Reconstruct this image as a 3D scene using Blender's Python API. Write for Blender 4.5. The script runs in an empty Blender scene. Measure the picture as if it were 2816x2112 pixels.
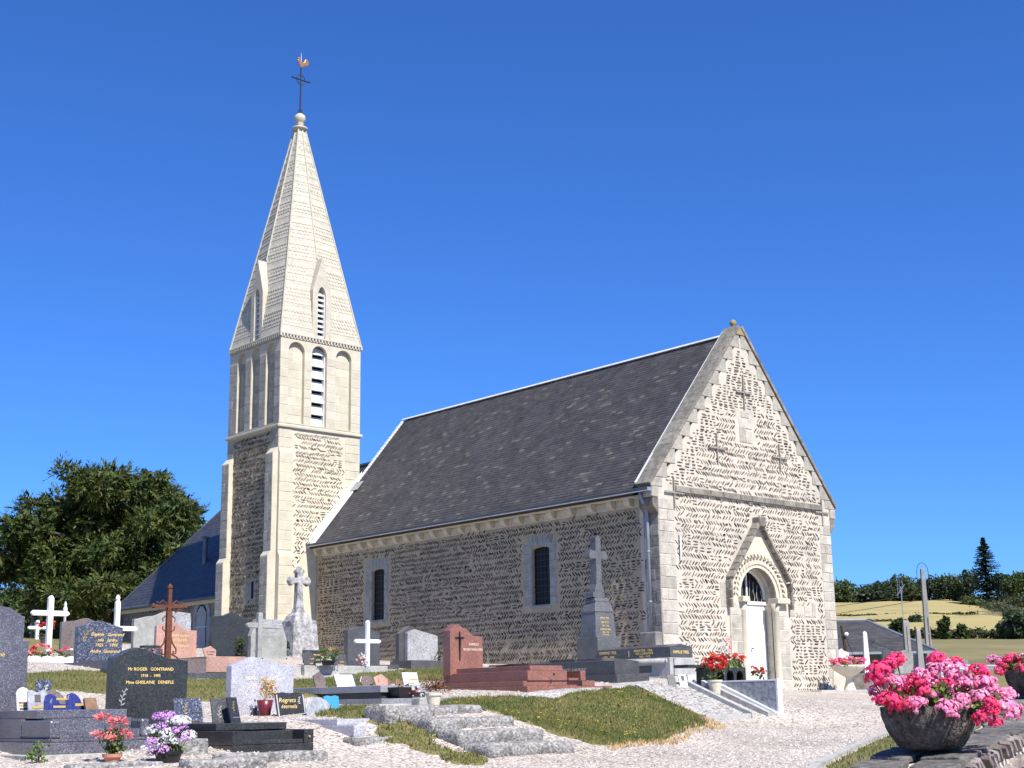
import bpy, bmesh, math, random
import numpy as np
from mathutils import Vector, Matrix
from mathutils.geometry import tessellate_polygon
R=math.radians
random.seed(7); rng=np.random.default_rng(7)
SC=bpy.context.scene; COL=SC.collection

# ---------------------------------------------------------------- camera, sky, sun, exposure
CAM=Vector((-24.901,-22.435,-0.134))
cd=bpy.data.cameras.new('camera'); cam=bpy.data.objects.new('camera',cd); COL.objects.link(cam); SC.camera=cam
cd.sensor_width=36; cd.lens=48.6; cd.clip_start=.1; cd.clip_end=6000
Fv=Vector((.652,.724,.226)).normalized(); Rv=Vector((.746,-.666,-.016)).normalized(); Rv=(Rv-Fv*Rv.dot(Fv)).normalized(); Uv=Rv.cross(Fv)
cam.matrix_world=Matrix(((Rv.x,Uv.x,-Fv.x,CAM.x),(Rv.y,Uv.y,-Fv.y,CAM.y),(Rv.z,Uv.z,-Fv.z,CAM.z),(0,0,0,1)))
SUN_EL=R(50); SUN_AZ=R(188)
W=bpy.data.worlds.new('World'); SC.world=W; W.use_nodes=True
nt=W.node_tree; sky=nt.nodes.new('ShaderNodeTexSky'); sky.sky_type='NISHITA'; sky.sun_disc=False
sky.sun_elevation=SUN_EL; sky.sun_rotation=SUN_AZ; sky.air_density=1.0; sky.dust_density=0; sky.ozone_density=8; sky.altitude=0
hs=nt.nodes.new('ShaderNodeMixRGB'); hs.blend_type='MULTIPLY'; hs.inputs[0].default_value=1; hs.inputs[2].default_value=(.60,1.06,1.74,1)
bg=nt.nodes['Background']; bg.inputs['Strength'].default_value=.065
nt.links.new(sky.outputs[0],hs.inputs[1]); nt.links.new(hs.outputs[0],bg.inputs['Color'])
sd_=bpy.data.lights.new('sun','SUN'); sd_.energy=5.0; sd_.angle=R(.5); sd_.color=(1,.955,.88)
sun=bpy.data.objects.new('sun',sd_); COL.objects.link(sun)
SDIR=Vector((math.sin(SUN_AZ)*math.cos(SUN_EL),math.cos(SUN_AZ)*math.cos(SUN_EL),math.sin(SUN_EL)))
sun.rotation_euler=SDIR.to_track_quat('Z','Y').to_euler(); sun.location=(-20,-60,60)
vs=SC.view_settings; vs.view_transform='Standard'; vs.look='None'; vs.gamma=1; vs.use_curve_mapping=False; vs.exposure=.62
SC.cycles.max_bounces=6; SC.cycles.diffuse_bounces=3; SC.cycles.glossy_bounces=3; SC.cycles.transparent_max_bounces=8

# ---------------------------------------------------------------- materials
M={}
def mk(name,c1,c2=None,scale=4,rough=.8,bump=0,bscale=30,rnd=0,c3=None,s3=1.2,t3=(.55,.7),spec=.3,metal=0,detail=6,stretch=None,coat=0,pos=True):
    m=bpy.data.materials.new(name); m.use_nodes=True; n=m.node_tree; N=n.nodes; L=n.links; b=N['Principled BSDF']
    b.inputs['Roughness'].default_value=rough; b.inputs['Specular IOR Level'].default_value=spec; b.inputs['Metallic'].default_value=metal
    if coat: b.inputs['Coat Weight'].default_value=coat; b.inputs['Coat Roughness'].default_value=.12
    c2=c2 or c1
    if pos: g=N.new('ShaderNodeNewGeometry'); vec=g.outputs['Position']
    else: g=N.new('ShaderNodeTexCoord'); vec=g.outputs['Object']
    if stretch:
        mp=N.new('ShaderNodeMapping'); mp.inputs['Scale'].default_value=stretch; L.new(vec,mp.inputs[0]); vec=mp.outputs[0]
    nz=N.new('ShaderNodeTexNoise'); nz.inputs['Scale'].default_value=scale; nz.inputs['Detail'].default_value=detail; nz.inputs['Roughness'].default_value=.65; L.new(vec,nz.inputs['Vector'])
    rp=N.new('ShaderNodeValToRGB'); rp.color_ramp.elements[0].position=.36; rp.color_ramp.elements[1].position=.64
    rp.color_ramp.elements[0].color=(*c1,1); rp.color_ramp.elements[1].color=(*c2,1); L.new(nz.outputs['Fac'],rp.inputs[0]); out=rp.outputs[0]
    if c3:
        n3=N.new('ShaderNodeTexNoise'); n3.inputs['Scale'].default_value=s3; n3.inputs['Detail'].default_value=8; n3.inputs['Roughness'].default_value=.7; L.new(vec,n3.inputs['Vector'])
        mr=N.new('ShaderNodeMapRange'); mr.inputs[1].default_value=t3[0]; mr.inputs[2].default_value=t3[1]; L.new(n3.outputs['Fac'],mr.inputs[0])
        mx=N.new('ShaderNodeMixRGB'); mx.inputs[2].default_value=(*c3,1); L.new(mr.outputs[0],mx.inputs[0]); L.new(out,mx.inputs[1]); out=mx.outputs[0]
    if rnd:
        ge=N.new('ShaderNodeNewGeometry'); oi=N.new('ShaderNodeObjectInfo'); ad=N.new('ShaderNodeMath'); ad.operation='ADD'; L.new(ge.outputs['Random Per Island'],ad.inputs[0]); L.new(oi.outputs['Random'],ad.inputs[1])
        fr=N.new('ShaderNodeMath'); fr.operation='FRACT'; L.new(ad.outputs[0],fr.inputs[0])
        mr=N.new('ShaderNodeMapRange'); mr.inputs[3].default_value=1-rnd; mr.inputs[4].default_value=1+rnd*.8; L.new(fr.outputs[0],mr.inputs[0])
        hv=N.new('ShaderNodeHueSaturation'); L.new(mr.outputs[0],hv.inputs['Value']); L.new(out,hv.inputs['Color'])
        m2=N.new('ShaderNodeMath'); m2.operation='MULTIPLY'; m2.inputs[1].default_value=7.3; L.new(fr.outputs[0],m2.inputs[0]); f2=N.new('ShaderNodeMath'); f2.operation='FRACT'; L.new(m2.outputs[0],f2.inputs[0])
        m3=N.new('ShaderNodeMapRange'); m3.inputs[3].default_value=.5-.05*rnd; m3.inputs[4].default_value=.5+.05*rnd; L.new(f2.outputs[0],m3.inputs[0]); L.new(m3.outputs[0],hv.inputs['Hue'])
        out=hv.outputs[0]
    L.new(out,b.inputs['Base Color'])
    if bump:
        bn=N.new('ShaderNodeTexNoise'); bn.inputs['Scale'].default_value=bscale; bn.inputs['Detail'].default_value=5; L.new(vec,bn.inputs['Vector'])
        bp=N.new('ShaderNodeBump'); bp.inputs['Strength'].default_value=bump; bp.inputs['Distance'].default_value=.02; L.new(bn.outputs['Fac'],bp.inputs['Height']); L.new(bp.outputs[0],b.inputs['Normal'])
    M[name]=m; return m
def granite(name,c,dark,light,sc=110,rough=.3,coat=.25):
    m=bpy.data.materials.new(name); m.use_nodes=True; n=m.node_tree; N=n.nodes; L=n.links; b=N['Principled BSDF']
    b.inputs['Roughness'].default_value=rough; b.inputs['Specular IOR Level'].default_value=.4; b.inputs['Coat Weight'].default_value=coat; b.inputs['Coat Roughness'].default_value=.2
    g=N.new('ShaderNodeNewGeometry'); v=N.new('ShaderNodeTexVoronoi'); v.inputs['Scale'].default_value=sc; L.new(g.outputs['Position'],v.inputs['Vector'])
    sp=N.new('ShaderNodeSeparateColor'); L.new(v.outputs['Color'],sp.inputs[0])
    rp=N.new('ShaderNodeValToRGB'); e=rp.color_ramp.elements; e[0].position=0; e[0].color=(*dark,1); e[1].position=1; e[1].color=(*light,1)
    x=e.new(.3); x.color=(*c,1); x=e.new(.78); x.color=(*c,1); L.new(sp.outputs[0],rp.inputs[0])
    nz=N.new('ShaderNodeTexNoise'); nz.inputs['Scale'].default_value=3; nz.inputs['Detail'].default_value=5; L.new(g.outputs['Position'],nz.inputs['Vector'])
    mr=N.new('ShaderNodeMapRange'); mr.inputs[1].default_value=.3; mr.inputs[2].default_value=.7; mr.inputs[3].default_value=.82; mr.inputs[4].default_value=1.12; L.new(nz.outputs['Fac'],mr.inputs[0])
    hv=N.new('ShaderNodeHueSaturation'); L.new(mr.outputs[0],hv.inputs['Value']); L.new(rp.outputs[0],hv.inputs['Color']); L.new(hv.outputs[0],b.inputs['Base Color'])
    M[name]=m
def gravelmat(name,cols,scale,bump=.8):
    m=bpy.data.materials.new(name); m.use_nodes=True; n=m.node_tree; N=n.nodes; L=n.links; b=N['Principled BSDF']; b.inputs['Roughness'].default_value=.85; b.inputs['Specular IOR Level'].default_value=.2
    g=N.new('ShaderNodeNewGeometry'); v=N.new('ShaderNodeTexVoronoi'); v.inputs['Scale'].default_value=scale; L.new(g.outputs['Position'],v.inputs['Vector'])
    sp=N.new('ShaderNodeSeparateColor'); L.new(v.outputs['Color'],sp.inputs[0]); rp=N.new('ShaderNodeValToRGB'); e=rp.color_ramp.elements
    e[0].position=0; e[0].color=(*cols[0],1); e[1].position=1; e[1].color=(*cols[-1],1)
    for i,c in enumerate(cols[1:-1],1): x=e.new(i/(len(cols)-1)); x.color=(*c,1)
    L.new(sp.outputs[0],rp.inputs[0])
    nz=N.new('ShaderNodeTexNoise'); nz.inputs['Scale'].default_value=.55; nz.inputs['Detail'].default_value=9; nz.inputs['Roughness'].default_value=.68; L.new(g.outputs['Position'],nz.inputs['Vector'])
    mr=N.new('ShaderNodeMapRange'); mr.inputs[1].default_value=.3; mr.inputs[2].default_value=.7; mr.inputs[3].default_value=.66; mr.inputs[4].default_value=1.16; L.new(nz.outputs['Fac'],mr.inputs[0])
    hv=N.new('ShaderNodeHueSaturation'); L.new(mr.outputs[0],hv.inputs['Value']); L.new(rp.outputs[0],hv.inputs['Color']); L.new(hv.outputs[0],b.inputs['Base Color'])
    bp=N.new('ShaderNodeBump'); bp.inputs['Strength'].default_value=bump; bp.inputs['Distance'].default_value=.012; bp.invert=True; L.new(v.outputs['Distance'],bp.inputs['Height']); L.new(bp.outputs[0],b.inputs['Normal'])
    M[name]=m
def plain(name,c,rough=.6,metal=0,spec=.4): return mk(name,c,tuple(x*.9 for x in c),6,rough,metal=metal,spec=spec)
mk('mortar',(.49,.445,.365),(.60,.55,.46),3.5,.95,.7,38,c3=(.37,.345,.30),s3=.7,t3=(.5,.72))
mk('mortar_shaded',(.36,.30,.20),(.46,.39,.275),3.5,.95,.7,38,c3=(.29,.255,.19),s3=.8,t3=(.48,.7)); mk('mortar_cream',(.56,.505,.385),(.66,.60,.47),3,.95,.6,38,c3=(.42,.37,.28),s3=.8,t3=(.55,.75))  # nave and tower side mortar is darkened: their shade is in the colour
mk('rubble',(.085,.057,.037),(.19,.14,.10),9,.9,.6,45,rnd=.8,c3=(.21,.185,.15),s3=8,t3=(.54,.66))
mk('rubble_dark',(.05,.036,.026),(.115,.085,.06),9,.9,.6,45,rnd=.7,c3=(.15,.125,.095),s3=8,t3=(.56,.68)); mk('quoin',(.40,.37,.31),(.52,.48,.41),5,.92,.7,28,rnd=.22,c3=(.25,.235,.205),s3=2.2,t3=(.52,.75))  # dark rubble: copy for the nave side, its shade put into the colour
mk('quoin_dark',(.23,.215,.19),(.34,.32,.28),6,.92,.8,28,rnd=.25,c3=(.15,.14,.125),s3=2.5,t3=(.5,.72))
mk('ashlar',(.49,.45,.345),(.57,.525,.415),3,.9,.25,30,rnd=.07,c3=(.48,.42,.30),s3=1.6,t3=(.56,.8))
mk('ashlar_shaded',(.33,.305,.255),(.43,.40,.34),5,.92,.7,28,rnd=.15,c3=(.19,.18,.16),s3=2.6,t3=(.52,.74)); mk('spire_stone',(.45,.415,.325),(.545,.505,.41),6,.92,.4,30,rnd=.08,c3=(.37,.35,.30),s3=2.2,t3=(.52,.75))  # greyer ashlar copy for the tower's shaded side, shade put into the colour
mk('weathered',(.16,.145,.12),(.29,.265,.225),7,.95,.8,25,rnd=.2,c3=(.13,.12,.10),s3=3,t3=(.5,.7))
mk('coping',(.30,.28,.235),(.42,.39,.33),5,.93,.7,26,rnd=.12,c3=(.21,.20,.17),s3=2.6,t3=(.5,.72))
mk('lichen',(.27,.19,.075),(.33,.24,.11),12,.95,.6,30,c3=(.27,.25,.2),s3=9,t3=(.45,.6))
mk('slate',(.042,.040,.043),(.066,.063,.066),2.2,.75,.25,60,rnd=.2,c3=(.098,.092,.083),s3=3.2,t3=(.58,.7),spec=.4)
mk('slate_lichen',(.085,.08,.072),(.13,.122,.106),5,.8,.3,60,rnd=.15)
mk('slate_blue',(.042,.044,.052),(.058,.06,.07),3,.42,.1,40,rnd=.2,spec=.5)
mk('zinc',(.36,.38,.41),(.46,.48,.51),2,.4,metal=.6)
mk('zinc_dark',(.10,.12,.15),(.14,.16,.19),2,.45,metal=.5)
mk('pipe_grey',(.22,.26,.32),(.27,.31,.37),2,.5,metal=.2)
mk('white_lead',(.62,.62,.61),(.72,.72,.71),3,.6)
mk('white_paint',(.78,.78,.77),(.84,.84,.83),3,.5,c3=(.62,.61,.58),s3=7,t3=(.62,.8))
mk('white_concrete',(.70,.68,.62),(.80,.78,.73),6,.8,.3,40,c3=(.5,.48,.43),s3=5,t3=(.6,.8))
plain('glass_dark',(.012,.012,.013),.35,spec=.15); plain('lead',(.05,.05,.055),.6); plain('louvre',(.66,.66,.66),.5); plain('black_hole',(.01,.01,.01),.9)
plain('iron',(.025,.024,.026),.6,.3); plain('copper',(.62,.30,.13),.35,.7); mk('tie_iron',(.25,.22,.185),(.34,.30,.255),20,.9); mk('rust',(.105,.038,.024),(.17,.062,.036),14,.9,.5,50)
granite('granite_black',(.035,.036,.034),(.012,.012,.012),(.085,.085,.08)); granite('granite_violet',(.115,.112,.135),(.045,.043,.055),(.27,.265,.29))
granite('granite_blue',(.07,.075,.11),(.02,.022,.035),(.34,.36,.44),70); granite('granite_pale',(.46,.455,.49),(.20,.195,.22),(.66,.65,.68))
granite('granite_grey',(.24,.235,.25),(.09,.088,.095),(.44,.43,.45)); granite('granite_red',(.27,.115,.08),(.10,.04,.032),(.40,.20,.15))
granite('granite_pink',(.46,.27,.20),(.25,.12,.09),(.58,.40,.32)); granite('granite_dark',(.078,.077,.078),(.035,.035,.04),(.17,.17,.18))
granite('granite_mid',(.125,.122,.12),(.05,.049,.048),(.235,.23,.226)); granite('granite_light',(.33,.325,.345),(.13,.13,.14),(.52,.51,.53)); granite('granite_speck',(.38,.375,.38),(.10,.10,.10),(.62,.61,.62),60); granite('granite_brown',(.17,.135,.12),(.07,.055,.05),(.27,.22,.2))
mk('old_stone',(.20,.195,.19),(.50,.49,.485),9,.95,.9,22,c3=(.11,.105,.10),s3=4,t3=(.5,.66))
mk('grey_stone',(.27,.275,.255),(.37,.37,.345),6,.95,.6,25,c3=(.19,.20,.175),s3=2.5,t3=(.5,.7))
mk('concrete',(.34,.335,.31),(.45,.44,.41),8,.95,.8,30,c3=(.22,.215,.19),s3=3,t3=(.52,.7))
mk('step_stone',(.15,.14,.13),(.46,.445,.42),26,.95,1.4,40,c3=(.10,.095,.085),s3=7,t3=(.5,.68))
mk('base_stone',(.33,.325,.31),(.44,.435,.415),7,.9,.4,30,c3=(.3,.3,.28),s3=3)
mk('terracotta',(.42,.18,.11),(.50,.24,.16),8,.85,.3,40); mk('cream_pot',(.60,.55,.42),(.70,.65,.52),6,.8,.4,40); plain('black_pot',(.02,.02,.022),.35)
mk('trough_stone',(.05,.044,.038),(.20,.18,.16),28,.98,1.6,60,c3=(.035,.032,.028),s3=7,t3=(.48,.62)); mk('soil',(.04,.03,.022),(.07,.05,.035),20,1,.8,60)
plain('gold',(.80,.58,.20),.5,.0); plain('gilt_pale',(.78,.72,.55),.5,.0); plain('dark_text',(.10,.09,.08),.7); plain('silver_text',(.42,.42,.42),.5)
plain('burgundy',(.14,.02,.03),.35); plain('ceramic_blue',(.06,.30,.52),.25); mk('ceramic_cobalt',(.018,.024,.11),(.05,.06,.22),60,.2); plain('gold_label',(.50,.36,.12),.4,.3); plain('orange_pot',(.62,.16,.02),.5)
mk('marble_white',(.66,.66,.68),(.78,.78,.79),9,.35); mk('marble_grey',(.20,.21,.23),(.42,.43,.45),14,.3); mk('wood_brown',(.16,.09,.05),(.24,.14,.085),12,.6)
def leafmat(name,c1,c2,rnd=.4,rough=.6,trans=.25,sc=1.2):
    m=mk(name,c1,c2,sc,rough,rnd=rnd,spec=.25); n=m.node_tree; b=n.nodes['Principled BSDF']; src=b.inputs['Base Color'].links[0].from_socket
    t=n.nodes.new('ShaderNodeBsdfTranslucent'); x=n.nodes.new('ShaderNodeMixShader'); x.inputs[0].default_value=trans; n.links.new(src,t.inputs[0]); n.links.new(b.outputs[0],x.inputs[1]); n.links.new(t.outputs[0],x.inputs[2]); n.links.new(x.outputs[0],n.nodes['Material Output'].inputs[0])
leafmat('yew_leaf',(.036,.068,.018),(.11,.125,.028),.5,.6,.15,.9); leafmat('leaf_dark',(.034,.056,.026),(.066,.092,.04),.4,.6,.15,.25); leafmat('leaf_mid',(.045,.075,.02),(.08,.11,.03),.4,.6,.2,.3)  # leaf_dark is lightened to carry the haze of the far trees
leafmat('conifer_leaf',(.016,.03,.022),(.028,.045,.03),.35,.6,.1,.3); leafmat('green_leaf',(.07,.13,.025),(.16,.22,.05),.4,.5,.3,8); leafmat('dry_leaf',(.15,.07,.035),(.24,.13,.07),.4,.8,.2,12); leafmat('straw',(.55,.38,.16),(.68,.5,.26),.2,.8,.3,12)
leafmat('grass',(.10,.15,.034),(.24,.215,.075),.35,.7,.25,1.6); leafmat('hedge_leaf',(.035,.052,.018),(.075,.08,.03),.4,.7,.15,.4)
for nm,c1,c2 in [('petal_hot',(.80,.03,.13),(.90,.10,.26)),('petal_pink',(.82,.16,.36),(.90,.45,.62)),('petal_red',(.55,.015,.02),(.70,.03,.04)),('petal_orange',(.72,.07,.02),(.85,.16,.05)),('petal_coral',(.78,.17,.17),(.86,.36,.34)),('petal_white',(.80,.80,.76),(.86,.86,.82)),('petal_lilac',(.55,.25,.62),(.72,.46,.78)),('petal_yellow',(.72,.52,.03),(.8,.62,.08))]:
    leafmat(nm,c1,c2,.22,.6,.3,25)
gravelmat('gravel',[(.10,.08,.062),(.31,.26,.215),(.52,.45,.385),(.46,.385,.33),(.57,.51,.44),(.67,.615,.54)],36)
gravelmat('white_gravel',[(.14,.13,.115),(.36,.34,.315),(.46,.44,.41),(.54,.515,.48)],26)
mk('lawn',(.125,.125,.04),(.21,.17,.072),1.1,.95,.6,25,c3=(.26,.19,.085),s3=.9,t3=(.55,.75))
mk('meadow',(.135,.125,.048),(.205,.17,.075),.06,1,.3,2,c3=(.25,.2,.1),s3=.04,t3=(.5,.7),stretch=(1,1,1))
mk('wheat',(.30,.25,.10),(.37,.305,.13),.05,1,.3,1.5,c3=(.36,.29,.10),s3=.03,t3=(.48,.66))
mk('asphalt',(.055,.055,.055),(.085,.083,.08),3,.9,.5,60); mk('bark',(.055,.042,.032),(.11,.085,.065),6,.95,.8,14)
mk('flag',(.085,.08,.072),(.22,.205,.185),14,.92,.9,24,rnd=.25,c3=(.085,.08,.075),s3=4,t3=(.5,.68)); mk('field_stone',(.15,.125,.115),(.30,.26,.245),10,.95,1,28,rnd=.4)
mk('post_concrete',(.24,.235,.22),(.32,.31,.295),2,.95,.5,20); mk('rubble_grey',(.16,.155,.14),(.25,.24,.215),5,.95,1.,14,c3=(.30,.28,.24),s3=6)

# ---------------------------------------------------------------- mesh helpers
class MB:
    def __init__(s): s.v=[]; s.f=[]
    def add(s,v,f):
        b=len(s.v); s.v.extend(v); s.f.extend([tuple(i+b for i in q) for q in f]); return s
    def box(s,x0,x1,y0,y1,z0,z1):
        return s.add([(x0,y0,z0),(x1,y0,z0),(x1,y1,z0),(x0,y1,z0),(x0,y0,z1),(x1,y0,z1),(x1,y1,z1),(x0,y1,z1)],[(0,3,2,1),(4,5,6,7),(0,1,5,4),(1,2,6,5),(2,3,7,6),(3,0,4,7)])
    def ext(s,poly,a,b,ax='y'):
        n=len(poly); f={'y':lambda p,t:(p[0],t,p[1]),'x':lambda p,t:(t,p[0],p[1]),'z':lambda p,t:(p[0],p[1],t)}[ax]
        v=[f(p,a) for p in poly]+[f(p,b) for p in poly]
        return s.add(v,[tuple(range(n)),tuple(range(2*n-1,n-1,-1))]+[(i,i+n,(i+1)%n+n,(i+1)%n) for i in range(n)])
    def tube(s,pts,r,n=8,cap=True):
        pts=[Vector(p) for p in pts]; rr=r if isinstance(r,(list,tuple)) else [r]*len(pts); vs=[]; fs=[]
        for i,p in enumerate(pts):
            t=(pts[min(i+1,len(pts)-1)]-pts[max(i-1,0)]).normalized(); a=t.orthogonal().normalized() if i==0 else (a-t*a.dot(t)).normalized(); b=t.cross(a)
            for k in range(n):
                an=2*math.pi*k/n; vs.append(tuple(p+(a*math.cos(an)+b*math.sin(an))*rr[i]))
        for i in range(len(pts)-1):
            for k in range(n): fs.append((i*n+k,i*n+(k+1)%n,(i+1)*n+(k+1)%n,(i+1)*n+k))
        if cap: fs+= [tuple(range(n-1,-1,-1)),tuple(range((len(pts)-1)*n,len(pts)*n))]
        return s.add(vs,fs)
    def lathe(s,prof,c=(0,0,0),n=20,wob=0,sd=0):
        vs=[];fs=[]; rr=random.Random(sd); ph=[rr.uniform(0,6.28) for _ in range(4)]
        for i,(r,z) in enumerate(prof):
            for k in range(n):
                an=2*math.pi*k/n; w=1+wob*(math.sin(3*an+ph[0]+z*9)+.6*math.sin(7*an+ph[1]-z*15))
                vs.append((c[0]+r*w*math.cos(an),c[1]+r*w*math.sin(an),c[2]+z))
        for i in range(len(prof)-1):
            for k in range(n): fs.append((i*n+k,i*n+(k+1)%n,(i+1)*n+(k+1)%n,(i+1)*n+k))
        fs+=[tuple(range(n-1,-1,-1)),tuple(range((len(prof)-1)*n,len(prof)*n))]
        return s.add(vs,fs)
    def xf(s,Mx):
        s.v=[tuple(Mx@Vector(p)) for p in s.v]; return s
    def mesh(s,name,mat,smooth=False,fix=True):
        me=bpy.data.meshes.new(name); me.from_pydata(s.v,[],s.f)
        if fix:
            bm=bmesh.new(); bm.from_mesh(me); bmesh.ops.recalc_face_normals(bm,faces=bm.faces); bm.to_mesh(me); bm.free()
        if mat: me.materials.append(M[mat])
        if smooth: me.polygons.foreach_set('use_smooth',[True]*len(me.polygons))
        me.update(); return me
    def build(s,name,mat,parent=None,smooth=False,bev=0,loc=None,fix=True):
        return obj(name,s.mesh(name,mat,smooth,fix),parent,bev,loc)
def obj(name,me,parent=None,bev=0,loc=None):
    o=bpy.data.objects.new(name,me); COL.objects.link(o)
    if parent: o.parent=parent
    if loc is not None: o.location=loc
    if bev:
        m=o.modifiers.new('b','BEVEL'); m.width=bev; m.segments=2; m.limit_method='ANGLE'; m.angle_limit=R(40)
    return o
def npmesh(name,V,F,mat,parent=None,kind=None,smooth=False):
    V=np.asarray(V,np.float32); F=np.asarray(F,np.int32); k=F.shape[1]; me=bpy.data.meshes.new(name)
    me.vertices.add(len(V)); me.vertices.foreach_set('co',V.ravel()); me.loops.add(F.size); me.loops.foreach_set('vertex_index',F.ravel())
    me.polygons.add(len(F)); me.polygons.foreach_set('loop_start',np.arange(0,F.size,k,dtype=np.int32)); me.polygons.foreach_set('loop_total',np.full(len(F),k,np.int32))
    me.polygons.foreach_set('use_smooth',np.full(len(F),bool(smooth)))
    me.update(calc_edges=True)
    if isinstance(mat,str): me.materials.append(M[mat])
    o=obj(name,me,parent)
    if kind: o['kind']=kind
    return o
def tag(o,label=None,cat=None,group=None,kind=None):
    if label: o['label']=label
    if cat: o['category']=cat
    if group: o['group']=group
    if kind: o['kind']=kind
    return o
def thing(name,label,cat,loc=(0,0,0),rz=0,group=None):
    o=bpy.data.objects.new(name,None); COL.objects.link(o); o.empty_display_size=.1; o.location=loc; o.rotation_euler=(0,0,rz); return tag(o,label,cat,group)
def box(name,mat,parent,b,bev=0): return MB().box(*b).build(name,mat,parent,bev=bev)
def text(parent,s,size,loc,mat,rz=0,align='LEFT',sx=1,shear=0,name='inscription',bold=.0):
    c=bpy.data.curves.new(name,'FONT'); c.body=s; c.size=size; c.align_x=align; c.extrude=.0015; c.shear=shear; c.offset=bold; c.resolution_u=2; c.materials.append(M[mat])
    o=bpy.data.objects.new(name,c); COL.objects.link(o); o.parent=parent; o.location=loc; o.rotation_euler=(math.pi/2,0,rz); o.scale=(sx,1,1); return o
class PL:  # a plane with u, v in it and w outwards
    def __init__(s,o,u,v,w):
        s.m=Matrix(((u[0],v[0],w[0],o[0]),(u[1],v[1],w[1],o[1]),(u[2],v[2],w[2],o[2]),(0,0,0,1))); s.n=np.array(s.m)
    def p(s,u,v,w=0): return tuple(s.m@Vector((u,v,w)))
    def arr(s,A): return A@s.n[:3,:3].T+s.n[:3,3]
def slab_holes(pl,outer,holes,depth,w0=0,back=False):
    """plate in plane pl with openings: front at w0, reveals running back by depth"""
    mb=MB(); loops=[outer]+holes; flat=[p for l in loops for p in l]
    tr=tessellate_polygon([[Vector((p[0],p[1],0)) for p in l] for l in loops]); n=len(flat)
    mb.add([pl.p(*p,w0) for p in flat]+[pl.p(*p,w0-depth) for p in flat],[tuple(t) for t in tr]+([tuple(i+n for i in t) for t in tr] if back else []))
    b=0
    for l in loops:
        k=len(l); mb.f+= [(b+i,b+(i+1)%k,b+(i+1)%k+n,b+i+n) for i in range(k)]; b+=k
    return mb
def arch(x0,x1,z0,zs,rise=None,n=12,pointed=False):
    """opening outline from bottom left, counter-clockwise; zs = springing"""
    c=(x0+x1)/2; h=(x1-x0)/2; rise=h if rise is None else rise; pts=[(x0,z0),(x1,z0)]
    if pointed:
        for i in range(n+1):
            t=i/n; x=x1-(x1-x0)*t; a=1-abs(x-c)/h; pts.append((x,zs+rise*math.sin(a*math.pi/2)**.8))
    else:
        for i in range(n+1):
            a=math.pi*i/n; pts.append((c+h*math.cos(a),zs+rise*math.sin(a)))
    return pts
def unit_block():
    c=.04; v=[(-.5,-.5,0),(.5,-.5,0),(.5,.5,0),(-.5,.5,0),(-.5,-.5,.6),(.5,-.5,.6),(.5,.5,.6),(-.5,.5,.6),(-.5+c,-.5+c,1),(.5-c,-.5+c,1),(.5-c,.5-c,1),(-.5+c,.5-c,1)]
    f=[(i,(i+1)%4,(i+1)%4+4,i+4) for i in range(4)]+[(i+4,(i+1)%4+4,(i+1)%4+8,i+8) for i in range(4)]+[(8,9,10,11)]
    return v,f
_blk={}
def blocks(pl,rects,name,mat,parent,proud=.012,gap=.012,limit=300,jit=.004):
    if mat not in _blk:
        mb=MB(); mb.add(*unit_block()); _blk[mat]=mb.mesh('block',mat)
    for i,(a,b,c,d) in enumerate(rects[:limit]):
        o=obj(name,_blk[mat],parent); o.matrix_local=pl.m@Matrix.Translation(((a+b)/2,(c+d)/2,-.01))@Matrix.Diagonal((b-a-gap,d-c-gap,.01+proud+random.uniform(-jit,jit),1))
    if rects[limit:]:
        mb=MB(); v,f=unit_block()
        for (a,b,c,d) in rects[limit:]: mb.add([pl.p((a+b)/2+x*(b-a-gap),(c+d)/2+y*(d-c-gap),-.01+z*(.01+proud)) for x,y,z in v],f)
        o=mb.build(name+'s',mat,parent); o['kind']='stuff'
def courses(u0,u1,v0,v1,h,w,seed=0,keep=None):
    r=random.Random(seed); out=[]; n=max(1,round((v1-v0)/h)); hh=(v1-v0)/n
    for k in range(n):
        u=u0; first=True
        while u<u1-.02:
            ww=w*r.uniform(.7,1.3)*(.5 if first and k%2 else 1); first=False
            e=u+ww if u1-u-ww>w*.35 else u1
            if keep is None or keep((u+e)/2,v0+(k+.5)*hh): out.append((u,e,v0+k*hh,v0+(k+1)*hh))
            u=e
    return out

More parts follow.
